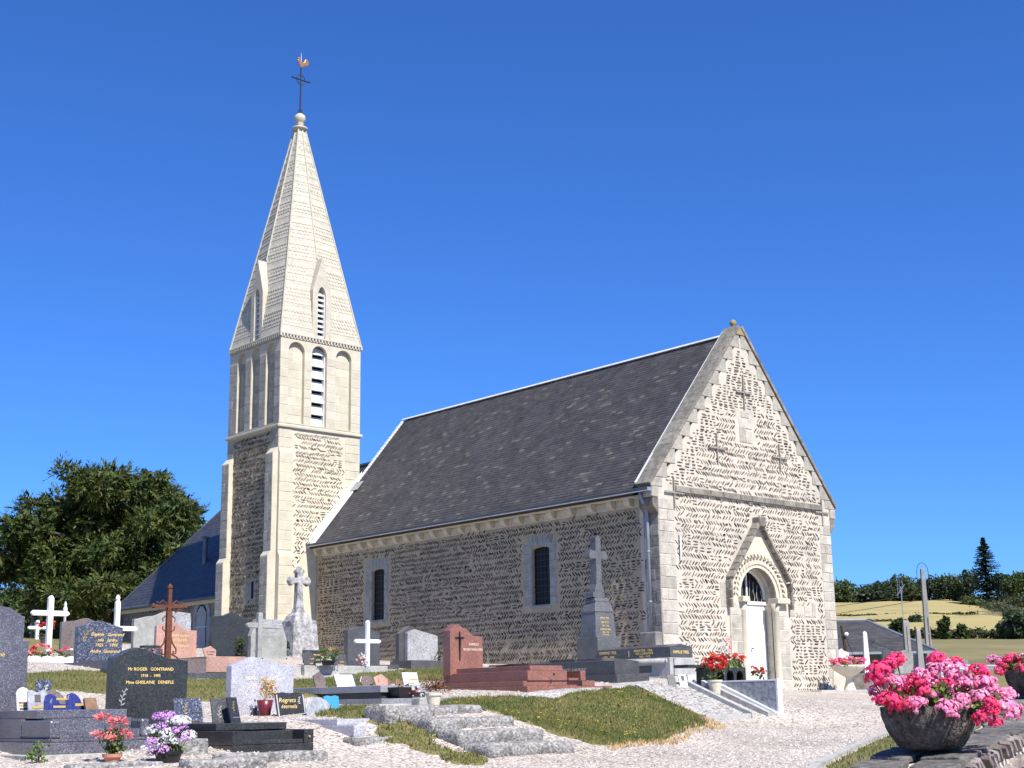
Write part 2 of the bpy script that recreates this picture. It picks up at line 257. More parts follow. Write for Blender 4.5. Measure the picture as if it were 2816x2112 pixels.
# terrain heights
CAMP=(-24.90,-22.43); YAW=0.73293
SY,CY=np.sin(YAW),np.cos(YAW)
def to_sd(x,y):
    dx,dy=x-CAMP[0],y-CAMP[1]
    return dx*CY-dy*SY, dx*SY+dy*CY
def from_sd(s,d): return CAMP[0]+s*CY+d*SY, CAMP[1]-s*SY+d*CY
GP=np.array([(-18.9,-8.64,-.60),(-17.2,-9.48,-.55),(-17.2,-10.1,-.68),(-15.1,-8.65,-.50),(-15.3,-9.0,-.58),(-14.4,-10.4,-.73),(-13,-10.4,-.73),
(-14.1,-8.3,-.22),(-12.9,-8.3,-.17),(-11.75,-4.7,-.17),(-12.95,-7.5,-.15),(-9.35,-5.42,.06),(-9.3,-3.2,.15),(-6.05,-4.3,.21),(-3.67,-3.57,.31),(-3.6,-1.2,.45),
(-6.72,-6.94,-.43),(-5.0,-6.94,-.40),(-6.5,-5.4,.1),(-4.8,-5.6,.1),(-1.8,-5.6,-.15),(6.24,-.81,.06),(7,0,.08),(3.6,-.3,.10),(0.6,-.3,.2),(0,2,.7),(0,6,.93),(0,9,1.0),(-1.5,14.5,1.3),
(-12.5,6.1,.92),(-9.7,13,1.7),(-12.9,3.75,.76),(-11.4,7.85,1.02),(-9.2,8.6,1.1),(-10.8,4.56,.78),(-11.76,.72,.45),(-9.4,4.7,.85),(-9.2,3.1,.8),(-8.2,5,.98),(-5.8,6.9,1.1),(-5.4,5.3,.82),(-9,1.7,.5),(-3.9,5.05,.77),
(-17.3,-6.0,-.3),(-15.2,-5.0,-.2),(-20,-6.5,-.45),(-20,0,.3),(-22,6,.8),(-16,-1,.2),(-13,-2.5,.1),
(-19.5,-10.8,-.68),(-16.4,-12.0,-.80),(-12,-12.2,-.80),(-10.2,-9.2,-.68),(-8.2,-8.2,-.55),(-11.5,-8.3,-.42),(-9.5,-6.9,-.2),(-7.6,-6.6,-.12),
(-2,-8,-.33),(2,-4,-.1),(6,-4,-.1),(9,-6,-.3),(9,1,.08),(12,5,.2),(14,-2,0),(16,4,.15),(-16,-14,-.86),(-14,-15.5,-.88),(-10,-14,-.78),(-6,-12,-.62),(-12,-18,-.9),(-9,-17,-.75),(4,-12,-.55),(-4,-14,-.7),(14,16,-1.6),(-20,18,1.8),(-10,26,1.9),(0,34,1.7),(-22,-13,-.8)],float)
def _tps():
    P=GP[:,:2];n=len(P);r=np.linalg.norm(P[:,None]-P[None],axis=2)
    K=np.where(r>0,r*r*np.log(r+1e-9),0)+np.eye(n)*.25
    A=np.zeros((n+3,n+3));A[:n,:n]=K;A[:n,n]=1;A[:n,n+1:]=P;A[n,:n]=1;A[n+1:,:n]=P.T
    return np.linalg.solve(A,np.r_[GP[:,2],0,0,0])
_W=_tps()
def sst(a,b,x): 
    t=np.clip((x-a)/(b-a),0,1); return t*t*(3-2*t)
HD=np.array([0,40,60,85,110,140,200,280,330,420,520,600,900,3000],float)
HZ=np.array([-1.,-1.2,-2.2,-2.5,-.5,2.6,7,12.6,17,26,35.8,36,20,0],float)
def terrain(x,y):
    x=np.asarray(x,float);y=np.asarray(y,float);sh=x.shape
    X=np.stack([x.ravel(),y.ravel()],1)
    z=np.zeros(len(X))
    for i in range(0,len(X),20000):
        B=X[i:i+20000];r=np.linalg.norm(B[:,None]-GP[None,:,:2],axis=2)
        z[i:i+20000]=(r*r*np.log(r+1e-9))@_W[:len(GP)]+_W[len(GP)]+B@_W[len(GP)+1:]
    z=np.clip(z,-1.3,2.3)
    s,d=to_sd(X[:,0],X[:,1])
    hill=np.interp(d,HD,HZ); a=s/np.maximum(d,1)
    left=1.7+np.clip(d-60,0,2000)*.002
    far=left+(hill-left)*sst(.06,.2,a)
    far=far+(left-far)*sst(.9,1.5,a)
    k=np.maximum(sst(44,60,d),sst(26,40,np.abs(s)))
    z=z*(1-k)+far*k
    t=(s-2.47)*.5+(d-8.3)*.866; p=(s-2.47)*.866-(d-8.3)*.5
    road=-1.76+.07*np.clip(t,-4,12)
    k2=sst(.02,.14,p)*(d<60)
    z=z*(1-k2)+np.minimum(road,z)*k2
    return z.reshape(sh)

# ---------------------------------------------------------------- ground
def gl(fine,coarse): return np.array(sorted(set(np.round(np.concatenate([fine]+coarse),3))))
xs=gl(np.arange(-24,10,.25),[np.arange(-60,-24,2.),np.arange(10,44,.8),np.arange(44,130,3.),np.arange(130,620,14.),np.array([-2500,-1200,-600,-300,-150,-100,-75,650,720,850,1100,1600,2500])])
ys=gl(np.arange(-20,14,.25),[np.arange(-60,-20,2.),np.arange(14,44,.8),np.arange(44,130,3.),np.arange(130,420,14.),np.array([-2500,-1200,-600,-300,-150,-100,-75,450,520,650,850,1100,1600,2500])])
GX,GY=np.meshgrid(xs,ys,indexing='ij'); GZ=terrain(GX,GY)
nx,ny=GX.shape; idx=np.arange(nx*ny).reshape(nx,ny)
Fq=np.stack([idx[:-1,:-1],idx[1:,:-1],idx[1:,1:],idx[:-1,1:]],-1).reshape(-1,4)
ground=npmesh('ground',np.stack([GX,GY,GZ],-1).reshape(-1,3),Fq,'gravel',kind='structure',smooth=True)
ground.data.materials.append(M['meadow'])
cx=GX.reshape(-1)[Fq].mean(1); cy=GY.reshape(-1)[Fq].mean(1); s_,d_=to_sd(cx,cy)
far=((d_>50)|(np.abs(s_)>24)|(d_<2)).astype(np.int32); ground.data.polygons.foreach_set('material_index',far)
def inside(poly,x,y):
    x=np.asarray(x);y=np.asarray(y);c=np.zeros(x.shape,bool);n=len(poly)
    for i in range(n):
        x0,y0=poly[i];x1,y1=poly[(i+1)%n]
        with np.errstate(divide='ignore',invalid='ignore'): c^=((y0>y)!=(y1>y))&(x<(x1-x0)*(y-y0)/(y1-y0+1e-12)+x0)
    return c
def T(x,y): return float(terrain(np.array([x]),np.array([y]))[0])
def sheet(name,poly,mat,step,dz,kind='structure',wob=.0):
    P=np.array(poly); x=np.arange(P[:,0].min()-step,P[:,0].max()+step,step); y=np.arange(P[:,1].min()-step,P[:,1].max()+step,step); X,Y=np.meshgrid(x,y,indexing='ij')
    wx=wob*(np.sin(X*5.1+Y*3.3)+np.sin(X*11.7-Y*9.1)*.6+np.sin(X*23+Y*29)*.3); n2=X.shape[1]
    I=inside(poly,X+wx,Y+wx*.7); id2=np.arange(X.size).reshape(X.shape)
    keep=I[:-1,:-1]|I[1:,:-1]|I[1:,1:]|I[:-1,1:]
    Q=np.stack([id2[:-1,:-1],id2[1:,:-1],id2[1:,1:],id2[:-1,1:]],-1)[keep]
    Z=terrain(X,Y)+np.where(I,dz,-.03); u,inv=np.unique(Q.ravel(),return_inverse=True)
    V=np.stack([X.ravel(),Y.ravel(),Z.ravel()],1)[u]; return npmesh(name,V,inv.reshape(-1,4),mat,kind=kind,smooth=True)
def blades(name,poly,n,h,mat,seed=0,w=.012,wob=.0,kind='stuff'):
    r=np.random.default_rng(seed); P=np.array(poly); x=r.uniform(P[:,0].min(),P[:,0].max(),n*3); y=r.uniform(P[:,1].min(),P[:,1].max(),n*3)
    wx=wob*(np.sin(x*5.1+y*3.3)+np.sin(x*11.7-y*9.1)*.6+np.sin(x*23+y*29)*.3); k=inside(poly,x+wx,y+wx*.7); x=x[k][:n];y=y[k][:n]; n=len(x); z=terrain(x,y)+.005
    a=r.uniform(0,6.28,n); hh=h*r.uniform(.5,1.4,n); l=r.normal(0,.4,(n,2))*hh[:,None]; b=np.stack([x,y,z],1)
    d=np.stack([np.cos(a)*w,np.sin(a)*w,0*a],1); V=np.stack([b-d,b+d,b+np.stack([l[:,0],l[:,1],hh],1)],1).reshape(-1,3)
    return npmesh(name,V,np.arange(3*n).reshape(-1,3),mat,kind=kind)
BANK=[(-10.7,-4.6),(-9.9,-5.55),(-9.5,-6.2),(-8.86,-5.97),(-7.74,-5.69),(-6.1,-5.0),(-6.75,-5.6),(-6.78,-6.3),(-6.9,-6.95),(-7.6,-7.75),(-8.99,-8.42),(-10.41,-9.2),(-12.35,-10.1),(-12.62,-9.6),(-12.55,-8.9),(-12.66,-8.2),(-12.2,-7.2),(-11.5,-6.1)]
BAND=[(-20.5,-2.2),(-18.,-1.4),(-15.5,-1.2),(-13.8,-3.6),(-12.6,-3.2),(-10.2,-2.6),(-9.6,-2.9),(-9.5,-1.2),(-7.2,-.9),(-3.4,2.6),(-3.2,4.4),(-6.5,2.0),(-8.4,1.35),(-10.5,.2),(-12.3,.1),(-13.6,2.0),(-15.2,1.3),(-17,3.2),(-21,2)]
STRIP=[(-14.45,-8.2),(-14.28,-8.95),(-14.5,-9.5),(-14.52,-10.2),(-14.82,-10.75),(-15.05,-10.2),(-14.85,-9.4),(-14.7,-8.5),(-14.65,-7.6),(-14.2,-6.2),(-12.6,-4.6),(-12.35,-4.9),(-13.6,-6.9)]
for nm,p,n,sd in [('lawn',[(-17,4.5),(-14.2,4.8),(-13.4,7.5),(-10.2,10.2),(-8,12.5),(-3,13.6),(-3,20),(-8,24),(-19,18)],9000,7),('grass_bank',BANK,42000,1),('lawn',BAND,52000,2),('lawn',STRIP,9000,3)]:
    sheet(nm,p,'lawn',.1,.022,wob=.09); blades('grass',p,int(n*1.25),.042,'grass',sd,w=.009,wob=.12)
blades('weeds',BANK,380,.085,'grass',31,.016,wob=.14); blades('weeds',STRIP,120,.09,'grass',32,.016,wob=.14); blades('weeds',BAND,420,.085,'grass',33,.016,wob=.16)
blades('dry_grass',[(-6.2,-5.0),(-6.95,-5.7),(-7.0,-6.8),(-7.7,-7.7),(-9,-8.35),(-10.4,-9.1),(-12.4,-10.1),(-12.5,-10.35),(-10.3,-9.45),(-8.9,-8.6),(-7.4,-7.95),(-6.75,-7.0),(-6.6,-5.8)],4200,.05,'straw',9,wob=.05)
# yellow hawkbit flowers dotted on the bank
r=np.random.default_rng(5); cl=[(-9.6,-7.9,.9),(-10.9,-5.6,.5),(-7.3,-6.3,.5),(-9,-7,1.6),(-11.8,-8.4,.8)]; V=[];Fc=[]
for i in range(210):
    c=cl[r.integers(len(cl))]; x,y=r.normal(c[0],c[2]),r.normal(c[1],c[2]*.6)
    if not inside(BANK,np.array([x]),np.array([y]))[0]: continue
    z=T(x,y)+.06; b=len(V)
    for k in range(6): V.append((x+.017*math.cos(k*1.047),y+.017*math.sin(k*1.047),z+r.uniform(0,.012)))
    Fc.append(tuple(range(b,b+6)))
npmesh('hawkbit_flowers',V,Fc,'petal_yellow',kind='stuff')
# loose pebbles on the gravel, nearest part of the yard
r=np.random.default_rng(11); n=46000; d=8+r.random(n*2)**.75*20; s=r.uniform(-.4,.42,n*2)*d; x,y=from_sd(s,d)
p_=(s-2.47)*.866-(d-8.3)*.5; ok=(p_<-.33)&~inside(BANK,x,y)&~inside(STRIP,x,y)&~inside(BAND,x,y); x=x[ok][:n];y=y[ok][:n];d=d[ok][:n]; n=len(x); z=terrain(x,y)
sz=.006+.022*r.random(n)**3; a=r.uniform(0,6.28,n); oc=np.array([(1,0,0),(-.2,1,0),(-1,-.1,0),(.1,-.9,0),(.1,.1,.75)]); ca,sa=np.cos(a)[:,None],np.sin(a)[:,None]
V=np.stack([(oc[:,0]*ca-oc[:,1]*sa)*sz[:,None]+x[:,None],(oc[:,0]*sa+oc[:,1]*ca)*sz[:,None]+y[:,None],oc[:,2]*sz[:,None]+z[:,None]+.001],-1).reshape(-1,3)
mk('pebble',(.36,.32,.29),(.54,.50,.46),14,.9,rnd=.42)
npmesh('loose_gravel',V,(np.array([(0,1,4),(1,2,4),(2,3,4),(3,0,4)])[None]+5*np.arange(n)[:,None,None]).reshape(-1,3),'pebble',kind='stuff')
# bright gravel margins: along the graves on top of the bank
WG=[(-11.6,-5.0),(-10.2,-5.7),(-9.45,-6.05),(-8.86,-5.85),(-7.5,-5.55),(-5.6,-4.75),(-4.5,-3.9),(-4.2,-3.6),(-5.9,-4.2),(-6.6,-4.5),(-7.5,-5.3),(-9.4,-5.5),(-10.4,-5.1),(-11.4,-4.7)]
sheet('white_gravel_strip',WG,'white_gravel',.1,.012,wob=.05)
def sdp(l): return [from_sd(s,d) for s,d in l]
def fans(l): return [from_sd(k*d,d) for k,d in l]
sheet('wheat_field',fans([(.2,372),(.31,366),(.325,380),(.33,420),(.315,487),(.2,468)]),'wheat',9,.7)
sheet('wheat_field',fans([(.2,330),(.2,366),(.34,360),(.385,322),(.395,300),(.375,279),(.3,283),(.2,292)]),'wheat',8,.6)
sheet('lane',[from_sd(*p) for p in [(136,398),(150,440),(152,470),(156,470),(155,440),(141,398),(137,372),(133,372)]],'asphalt',3,1.0)

# ---------------------------------------------------------------- church
church=thing('church','old stone village church with white belfry, tall spire and dark slate roof','church')
GW,HG,EV=7.0,9.58,4.90
gP=PL((0,0,0),(1,0,0),(0,0,1),(0,-1,0)); nP=PL((0,0,0),(0,1,0),(0,0,1),(-1,0,0))
TX,TY,TW=-1.49,14.71,3.157; TX1,TY1=TX+TW,TY+TW
tS=PL((0,TY,0),(1,0,0),(0,0,1),(0,-1,0)); tW=PL((TX,0,0),(0,1,0),(0,0,1),(-1,0,0)); tN=PL((0,TY1,0),(1,0,0),(0,0,1),(0,1,0)); tE=PL((TX1,0,0),(0,1,0),(0,0,1),(1,0,0))
def rakex(z): return 3.5-(HG-z)/1.221
# walls
POR=(2.93,4.39); PS=2.45; PR=.75
hole=arch(POR[0],POR[1],.02,PS,PR,14)
gable=slab_holes(gP,[(0,-.3),(7,-.3),(7,4.95),(3.5,9.3),(0,4.95)],[hole],.62).build('gable_wall','mortar',church)
wins=[(3.87,4.55),(11.07,11.69)]
wh=[arch(a,b,2.4,3.84,.07,8) for a,b in wins]
nave=slab_holes(nP,[(.6195,-.3),(14.70,-.3),(14.70,4.9),(.6195,4.9)],wh,.28).build('nave_wall','mortar_shaded',church)
MB().box(6.4,7,.62,14.7,-.3,4.9).build('nave_wall','mortar',church); MB().ext([(0.02,3),(6.98,3),(6.98,4.93),(3.5,9.2),(0.02,4.93)],14.45,14.7).build('end_wall','mortar',church)
# herringbone masonry generator -------------------------------------------------
r=random.Random(3)
def smooth2(u,v,s): return .5+.5*math.sin(u*1.7+s+1.3*math.sin(v*1.9+s*2))*math.cos(v*2.3-s+.9*math.sin(u*1.1+s))
def stone_shape(rr,L,t,ang,prot):
    n=6; ca,sa=math.cos(ang),math.sin(ang); pts=[]
    for k in range(n):
        a=2*math.pi*(k+.5)/n; x=math.copysign(abs(math.cos(a))**.55,math.cos(a))*L/2*rr.uniform(.85,1.1); y=math.copysign(abs(math.sin(a))**.7,math.sin(a))*t/2*rr.uniform(.75,1.2)
        pts.append((x*ca-y*sa,x*sa+y*ca))
    return pts
def herring(keep,u0,u1,v0,v1,seed,pitch=.105,row=.098,flat=None,coarse=1.):
    rr=random.Random(seed); out=[]; v=v0; k=0
    def add(uc,vv,L,t,a,rr):
        if rr.random()>.04 and keep(uc,vv) and keep(uc-L*.45*abs(math.cos(a)),vv) and keep(uc+L*.45*abs(math.cos(a)),vv): out.append((uc,vv,L,t,a,rr.uniform(.004,.015)))
    while v<v1:
        rh=row*rr.uniform(.88,1.14); u=u0+rr.uniform(0,.08); side=1 if k%2 else -1; ph=rr.uniform(0,6.28)
        while u<u1:
            vy=v+rh/2+.016*math.sin(u*1.4+ph); fl=flat(u,vy) if flat else False
            if fl or rr.random()<.03:
                L=rr.uniform(.09,.27)*coarse; st=L+rr.uniform(.012,.045)
                for q in (-.25,.25): add(u+L*rr.uniform(.45,.55),vy+q*rh,L*rr.uniform(.75,1),rh*rr.uniform(.2,.34),rr.uniform(-.12,.12),rr)
            elif rr.random()<.025: L=rr.uniform(.1,.16); st=L+.02; add(u+L/2,vy,L,rr.uniform(.06,.1),rr.uniform(-.4,.4),rr)
            else:
                st=pitch*rr.uniform(.74,1.12); add(u+st/2,vy+rr.uniform(-.014,.014),rh*rr.uniform(.92,1.3),rr.uniform(.026,.05),side*rr.uniform(.6,.92),rr)
                if rr.random()<.12: add(u+st,vy+rr.choice((-.5,.5))*rh,rr.uniform(.03,.06),rr.uniform(.016,.03),rr.uniform(-.5,.5),rr)
            u+=st
        v+=rh; k+=1
    return out
stone_meshes=[]
for i in range(14):
    mb=MB(); pts=stone_shape(r,1,1,0,1); mb.add([(x,y,0) for x,y in pts]+[(x*.84,y*.78,r.uniform(.8,1)) for x,y in pts],[(k,(k+1)%6,(k+1)%6+6,k+6) for k in range(6)]+[tuple(range(6,12))]); stone_meshes.append(mb.mesh('stone','rubble'))
stone_dark=[m.copy() for m in stone_meshes]
for m in stone_dark: m.materials[0]=M['rubble_dark']
single_left=[300]
def lay(pl,stones,parent,name='stones',near=0,mat='rubble',pm=1):
    rr=random.Random(len(stones)); pick=set()
    if near:
        pick=set(sorted(range(len(stones)),key=lambda i:(Vector(pl.p(stones[i][0],stones[i][1]))-CAM).length-stones[i][2]*4)[:min(near,single_left[0])]); single_left[0]-=len(pick)
    V=[];F=[]
    for i,(u,v,L,t,a,pr) in enumerate(stones):
        pr*=pm
        if i in pick:
            o=obj('stone',(stone_meshes if mat=='rubble' else stone_dark)[i%14],parent); o.matrix_local=pl.m@Matrix.Translation((u,v,-.004))@Matrix.Rotation(a,4,'Z')@Matrix.Diagonal((L,t,pr+.004,1)); continue
        b=len(V); pts=stone_shape(rr,L,t,a,pr); tu,tv=rr.uniform(-.006,.006),rr.uniform(-.006,.006)
        for x,y in pts: V.append((u+x,v+y,-.004))
        for x,y in pts: V.append((u+x*.84,v+y*.82,pr+tu*x/L*2+tv))
        F+=[(b+k,b+(k+1)%6,b+(k+1)%6+6,b+k+6) for k in range(6)]+[(b+6,b+7,b+8,b+9),(b+9,b+10,b+11,b+6)]
    if V: npmesh(name,pl.arr(np.array(V)),np.array(F),mat,parent,'stuff')
def kg(u,v):
    if v>4.86 and v<5.1: return False
    if v<4.95:
        if not(.6+.06*math.sin(v*22)<u<6.5+.05*math.sin(v*19)): return False
    elif u<rakex(v)+.4 or u>7-rakex(v)-.4: return False
    if 2.3<u<5.0 and v<2.95: return not(2.38<u<4.92)
    if v<4.55 and abs(u-3.71)<min((4.55-v)*.77+.06,1.27): return False
    for a,b,c,d in [(3.2,3.85,6.4,7.35),(5.9,6.12,1.95,2.45),(5.54,5.93,1.95,2.33),(4.83,5.2,1.95,2.35),(2.15,2.42,2.1,2.85)]:
        if a<u<b and c<v<d: return False
    return True
def fg(u,v):
    if 5.1<u<6.3 and .85<v<1.75: return True
    if v>7.35+.5*math.sin(u*3): return True
    if v>5.1: return (u<rakex(v)+1.15+.25*math.sin(v*7)) or (u>7-rakex(v)-.95-.2*math.sin(v*6))
    return smooth2(u*.7,v*1.4,5.1)>.95
lay(gP,herring(kg,0,7,.05,9.2,21,pitch=.112,row=.148,flat=fg),gable,'wall_stones',near=230)
def kn(u,v):
    if not(.6+.1*math.sin(v*9)<u<14.62) or v>4.54 or v<.3: return False
    for (a,b),(p,q_) in zip(wins,[(3.6,4.86),(10.86,12.04)]):
        if p-.05<u<q_+.05 and 2.2<v<4.28: return False
    return True
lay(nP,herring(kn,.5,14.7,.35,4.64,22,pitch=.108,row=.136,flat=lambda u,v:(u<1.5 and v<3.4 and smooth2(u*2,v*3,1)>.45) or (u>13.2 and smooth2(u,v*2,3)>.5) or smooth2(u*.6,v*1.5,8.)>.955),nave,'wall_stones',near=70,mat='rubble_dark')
# quoins
q=courses(0,.56,-.2,4.72,.27,.38,4); blocks(gP,q,'quoin','quoin',gable,.014,.014)
q=courses(6.5,7,-.1,4.75,.26,.3,5); blocks(gP,q,'quoin','quoin',gable,.014,.014)
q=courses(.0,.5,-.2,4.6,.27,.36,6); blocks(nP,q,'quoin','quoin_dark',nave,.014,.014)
blocks(gP,[(5.93,6.09,2.0,2.4),(5.57,5.91,2.0,2.3),(4.86,5.17,2.0,2.32),(2.18,2.4,2.15,2.8),(3.27,3.52,6.45,6.85),(3.52,3.8,6.45,6.8),(3.27,3.8,6.83,7.12),(3.36,3.7,7.12,7.3)],'block','quoin',gable,.016,.01)
blocks(gP,courses(.62,6.62,4.9,5.06,.16,.62,8),'string_stone','weathered',gable,.07,.008)
# stepped coping stones on both rakes
def coping(sgn):
    zz=[4.98]+[5.22+.378*i for i in range(0,12)]
    for i in range(len(zz)-1):
        z0,z1=zz[i],zz[i+1]; xi=rakex(z0)+.45; mb=MB()
        P=[(rakex(z0),z0+.012),(xi-.005,z0+.012),(xi-.005,z1-.0),(rakex(z1),z1)]
        if sgn<0: P=[(7-x,z) for x,z in P][::-1]
        mb.ext(P,-.01-random.uniform(0,.01),.42).build('coping_stone','coping',gable,bev=.008)
coping(1); coping(-1)
MB().ext([(rakex(9.36),9.38),(3.5,9.6),(7-rakex(9.36),9.38)],-.035,.42).build('apex_stone','lichen',gable)
for sg in (1,-1): # weathered top slabs along the rake
    for i in range(13):
        z0=5.0+.352*i; z1=z0+.345; P=[(rakex(z0)-.03,z0+.02),(rakex(z1)-.03,z1+.02),(rakex(z1)-.09,z1+.06),(rakex(z0)-.09,z0+.06)]
        if sg<0: P=[(7-x,z) for x,z in P][::-1]
        MB().ext(P,-.05,.43).build('rake_slab','weathered',gable)
for x0,x1 in ((-.24,.02),(6.98,7.24)): MB().ext([(x0 if x0<0 else 7,4.72),(0 if x0<0 else x1,4.72),(0 if x0<0 else x1,4.98),(x0 if x0<0 else 7,4.98)],-.04,.6).build('kneeler','coping',gable,bev=.02)
MB().ext([(-.2,4.52),(0,4.3),(0,4.715),(-.2,4.715)],-.02,.45).build('corbel','weathered',gable,bev=.015); MB().ext([(7.2,4.52),(7,4.3),(7,4.715),(7.2,4.715)],-.02,.45).build('corbel','weathered',gable,bev=.015)
MB().lathe([(.11,0),(.14,.06),(.06,.1),(.05,.14),(.13,.2),(.15,.27),(.1,.34),(.03,.37)],(3.5,.2,9.55),9,.12,3).xf(Matrix.Translation((3.5,.2,9.55))@Matrix.Diagonal((.62,.62,.8,1))@Matrix.Translation((-3.5,-.2,-9.55))).build('finial','lichen',gable,smooth=True)
# iron tie anchors
def anchor(x,z,h,w):
    mb=MB(); mb.box(x-.015,x+.015,-.045,-.015,z-h/2,z+h/2).box(x-w/2,x-.017,-.055,-.025,z-.02,z+.02).box(x+.017,x+w/2,-.055,-.025,z-.02,z+.02).build('tie_anchor','tie_iron',gable)
for a in [(2.31,6.18,.76,.66),(3.51,7.8,.95,.62),(4.9,6.2,.75,.66),(.58,4.88,.78,.7),(6.64,4.86,.72,.62)]: anchor(*a)
MB().tube([(.7,-.06,3.3),(.7,-.06,3.9)],.022,8).build('vent_pipe','white_paint',gable)
# portal
PO=[(2.47,.0),(4.85,.0),(4.85,2.86),(3.78,4.3),(3.66,4.3),(2.5,2.86)]
portal=slab_holes(gP,PO,[hole[:2]+hole[2:]],.2,w0=.04).build('portal_surround','mortar_cream',church)
for sd,(xa,xb) in ((0,(2.5,POR[0])),(1,(POR[1],4.84))):
    blocks(PL((0,-.04,0),(1,0,0),(0,0,1),(0,-1,0)),courses(xa,xb,.05,2.28,.3,.5,31+sd),'jamb_block','quoin',portal,.008,.01)
    x=(POR[0]+.06) if sd==0 else (POR[1]-.06)
    MB().lathe([(.1,0),(.13,.05),(.1,.12),(.085,.16),(.085,1.98),(.1,2.0),(.09,2.03),(.14,2.2)],(x,-.02,.1),14).build('column','ashlar',portal,smooth=True)
    MB().box(x-.17 if sd==0 else x-.1,x+.1 if sd==0 else x+.42,-.2,.12,2.3,2.44).build('impost','ashlar',portal,bev=.012)
    xx=(2.5,2.86) if sd==0 else (4.5,4.84)
c0=(POR[0]+POR[1])/2
zz=MB().ext([(-.06,0),(.06,0),(0,.085)],-.03,0).mesh('zigzag','ashlar'); zz2=MB().ext([(-.04,0),(.04,0),(.0,.05)],-.035,0).mesh('zigzag','weathered')
for ring,(rad,n) in enumerate(((.84,20),(.98,23),(1.1,24))):
    for i in range(n):
        a=math.pi*(i+.5)/n; x=c0+rad*math.cos(a); z=PS+rad*math.sin(a)*1.0
        if z>4.2-abs(x-3.71)*1.3: continue
        o=obj('zigzag_stone',zz if ring!=1 else zz2,portal); o.location=(x,-.04,z); o.rotation_euler=(0,math.pi/2-a+(math.pi if ring==2 else 0),0); 
path=[(2.46,2.2),(2.46,2.86),(3.68,4.31)]
def along(pts,n,name,mat,w,y0,y1):
    for i in range(n):
        a=Vector((*pts[0],0)).lerp(Vector((*pts[1],0)),i/n); b=Vector((*pts[0],0)).lerp(Vector((*pts[1],0)),(i+.93)/n); t=(b-a).normalized(); nn=Vector((-t.y,t.x,0))*w
        MB().ext([(a.x,a.y),(b.x,b.y),(b.x+nn.x,b.y+nn.y),(a.x+nn.x,a.y+nn.y)],y0-random.uniform(0,.02),y1).build(name,mat,portal,bev=.012)
along(((2.47,2.15),(2.47,2.84)),3,'coping_stone','weathered',.075,-.17,0); along(((2.48,2.86),(3.69,4.32)),8,'coping_stone','weathered',.085,-.21,0)
along(((4.86,2.84),(4.86,2.15)),3,'coping_stone','weathered',.075,-.17,0); along(((3.75,4.32),(4.85,2.86)),8,'coping_stone','weathered',.065,-.19,0)
MB().box(3.6,3.86,-.26,.0,4.24,4.5).build('gablet_finial','weathered',portal,bev=.03)
# door, fanlight
dy=.36; door=MB().box(POR[0]+.02,POR[1]-.02,dy,dy+.06,.1,2.28).build('door','white_paint',church)
for i in range(9):
    x=POR[0]+.03+i*.155; MB().box(x,x+.15,dy-.014,dy+.001,.14,2.25).build('plank','white_paint',door,bev=.004)
MB().lathe([(.012,0),(.03,.01),(.03,.03)],(3.72,dy-.06,1.15),8).build('handle','iron',door)
fan=MB().box(POR[0]+.0,POR[1]-.0,dy-.05,dy+.06,2.285,2.37).build('transom','white_paint',church)
def ringmb(cx_,cz_,ri,ro,y0,y1,n=16):
    mb=MB(); v=[];f=[]
    for i in range(n+1):
        a=math.pi*i/n
        for rr_ in (ri,ro):
            for y in (y0,y1): v.append((cx_+rr_*math.cos(a),y,cz_+rr_*math.sin(a)))
    for i in range(n):
        b=i*4; f+=[(b,b+2,b+6,b+4),(b+1,b+5,b+7,b+3),(b,b+4,b+5,b+1),(b+2,b+3,b+7,b+6)]
    return mb.add(v,f)
ringmb(c0,2.44,.69,.745,dy-.03,dy+.05).build('fanlight_frame','white_paint',fan)
MB().ext([(c0+.72*math.cos(math.pi*i/16),2.37+.72*math.sin(math.pi*i/16)+ .05) for i in range(17)]+[(c0-.72,2.371),(c0+.72,2.371)],dy+.02,dy+.03).build('pane','glass_dark',fan)
MB().box(c0-.018,c0+.018,dy-.02,dy+.018,2.371,3.15).build('mullion','white_paint',fan)
mb=MB()
for i in range(-4,5):
    if i: x=c0+i*.15; mb.tube([(x,dy,2.38),(x+.04*(-1)**i,dy,2.5),(x-.03,dy,2.62),(x,dy,2.44+math.sqrt(max(.01,.68**2-(x-c0)**2))*.7)],.008,5)
mb.build('grille','silver_text',fan)
MB().box(2.6,4.7,-.5,.36,-.12,.09).build('door_step','base_stone',church,bev=.015); MB().box(4.75,7.6,-1.0,-.05,-.12,.1).build('paving_slab','base_stone',church,bev=.015)
MB().ext([(-.02,-.3),(.0,.0)] and [(6.55,-.3),(7.25,-.3),(7.18,.35),(7.0,.95),(6.7,.95)],-.06,.5).build('buttress_foot','mortar',church,bev=.03)
